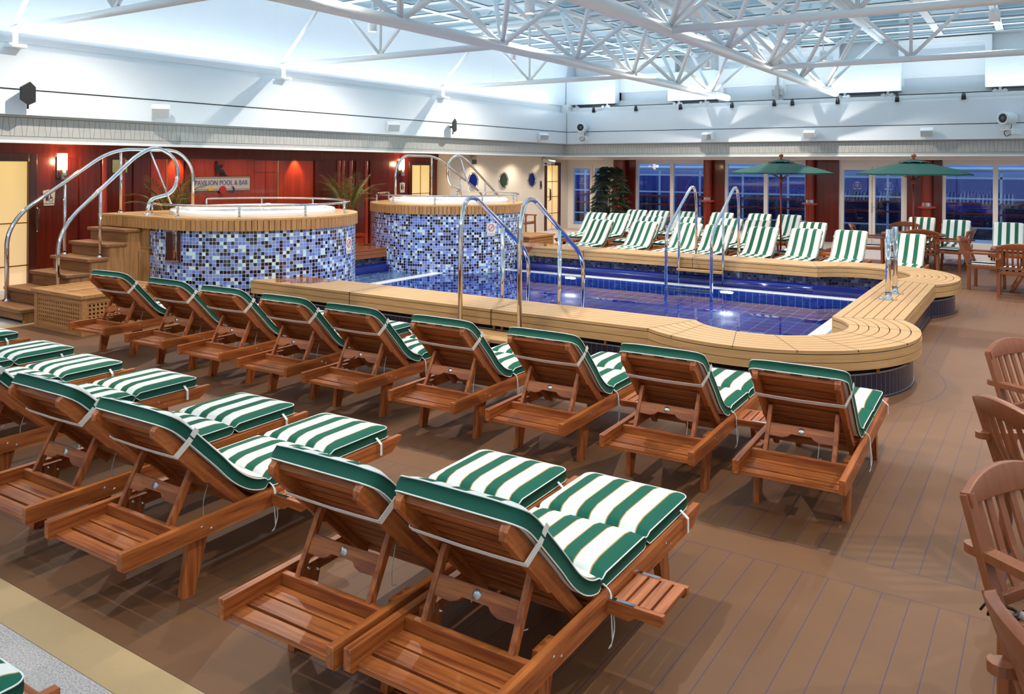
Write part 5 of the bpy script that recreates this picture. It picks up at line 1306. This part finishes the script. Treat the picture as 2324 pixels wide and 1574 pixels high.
def palm(x, y, z0, h, label, seed, n=15, planter=.5, spread=.9):
    rnd = random.Random(seed); t = thing('potted_palm', label, 'plant', (x, y, 0), 0, 'potted palms')
    b = MB()
    for k in range(n):
        az = 2 * math.pi * k / n + rnd.random() * .4; inner = rnd.random()
        frond(b, (.05 * math.cos(az), .05 * math.sin(az), z0), az, h * (.75 + .35 * rnd.random()), (86 - 14 * inner, 48 - 70 * inner), rnd)
    lim = -13.93 - x
    b.v = [(max(p[0], lim + .02 * abs(math.sin(p[1] * 40))), p[1], p[2]) for p in b.v]
    b.build('fronds', M['palm'], t)
    b = MB(); rnd = random.Random(seed)
    for k in range(6): a = k * 1.05; b.tube([(.06 * math.cos(a), .06 * math.sin(a), planter - .05), (.045 * math.cos(a), .045 * math.sin(a), z0 + .03)], .014, 6)
    b.build('stems', M['stem'], t)
    b = MB(); 
    b.box(-.24, .24, -.24, .24, 0, planter - .04); b.box(-.27, .27, -.27, -.22, planter - .06, planter); b.box(-.27, .27, .22, .27, planter - .06, planter); b.box(-.27, -.22, -.22, .22, planter - .06, planter); b.box(.22, .27, -.22, .22, planter - .06, planter)
    pl = b.build('wooden_planter', M['mahog_b'], t, .006)
    b = MB(); b.box(-.22, .22, -.22, .22, planter - .04, planter - .02); b.build('soil', M['soil'], pl)
palm(-13.15, 8.95, .95, 1.05, 'green palm in a wooden planter against the red wall beside the near tub landing', 3, 16)
palm(-13.15, 13.45, .85, 1.25, 'tall green palm in a wooden planter between the two hot tubs', 8, 15, .56)
def bush(x, y, label):
    rnd = random.Random(11); t = thing('potted_bush', label, 'plant', (x, y, 0))
    b = MB()
    for k in range(330):
        z = .35 + 1.78 * (k / 330) ** .9; a = rnd.random() * 2 * math.pi; wd = .50 * (1 - abs((z - 1.15) / 1.25) ** 2.2) + .03; r_ = wd * (.45 + .6 * rnd.random() ** .6); c = Vector((r_ * math.cos(a), r_ * math.sin(a), z))
        out_ = Vector((math.cos(a), math.sin(a), .05)).normalized()
        nl = 8
        for j in range(nl):
            f = -1.15 + 2.3 * j / (nl - 1); sd = out_.cross(Vector((0, 0, 1))).normalized(); d = (out_ * math.cos(f) + sd * math.sin(f) + Vector((0, 0, -.45))).normalized(); L = .19 + .07 * rnd.random()
            wv = d.cross(Vector((0, 0, 1)))  .normalized() * .020; b.add([c, c + d * L * .45 + wv, c + d * L + Vector((0, 0, -.03)), c + d * L * .45 - wv], [(0, 1, 2, 3)])
    b.build('leaves', M['bush'], t)
    b = MB()
    for k in range(9): a = k * .7; r0 = .06 + .03 * (k % 3); b.tube([(r0 * math.cos(a), r0 * math.sin(a), .3), (r0 * 2.2 * math.cos(a + .3), r0 * 2.2 * math.sin(a + .3), 1.6 + .04 * k)], .012, 6)
    b.build('canes', M['stem'], t)
    b = MB(); b.lathe([(.001, 0), (.19, 0), (.24, .34), (.25, .36), (.22, .36), (.21, .32), (.001, .32)], (0, 0, 0), 24); b.build('pot', M['mahog_b'], t)
bush(-11.35, 23.2, 'tall dark leafy potted bush in the far left corner by the glass doors')
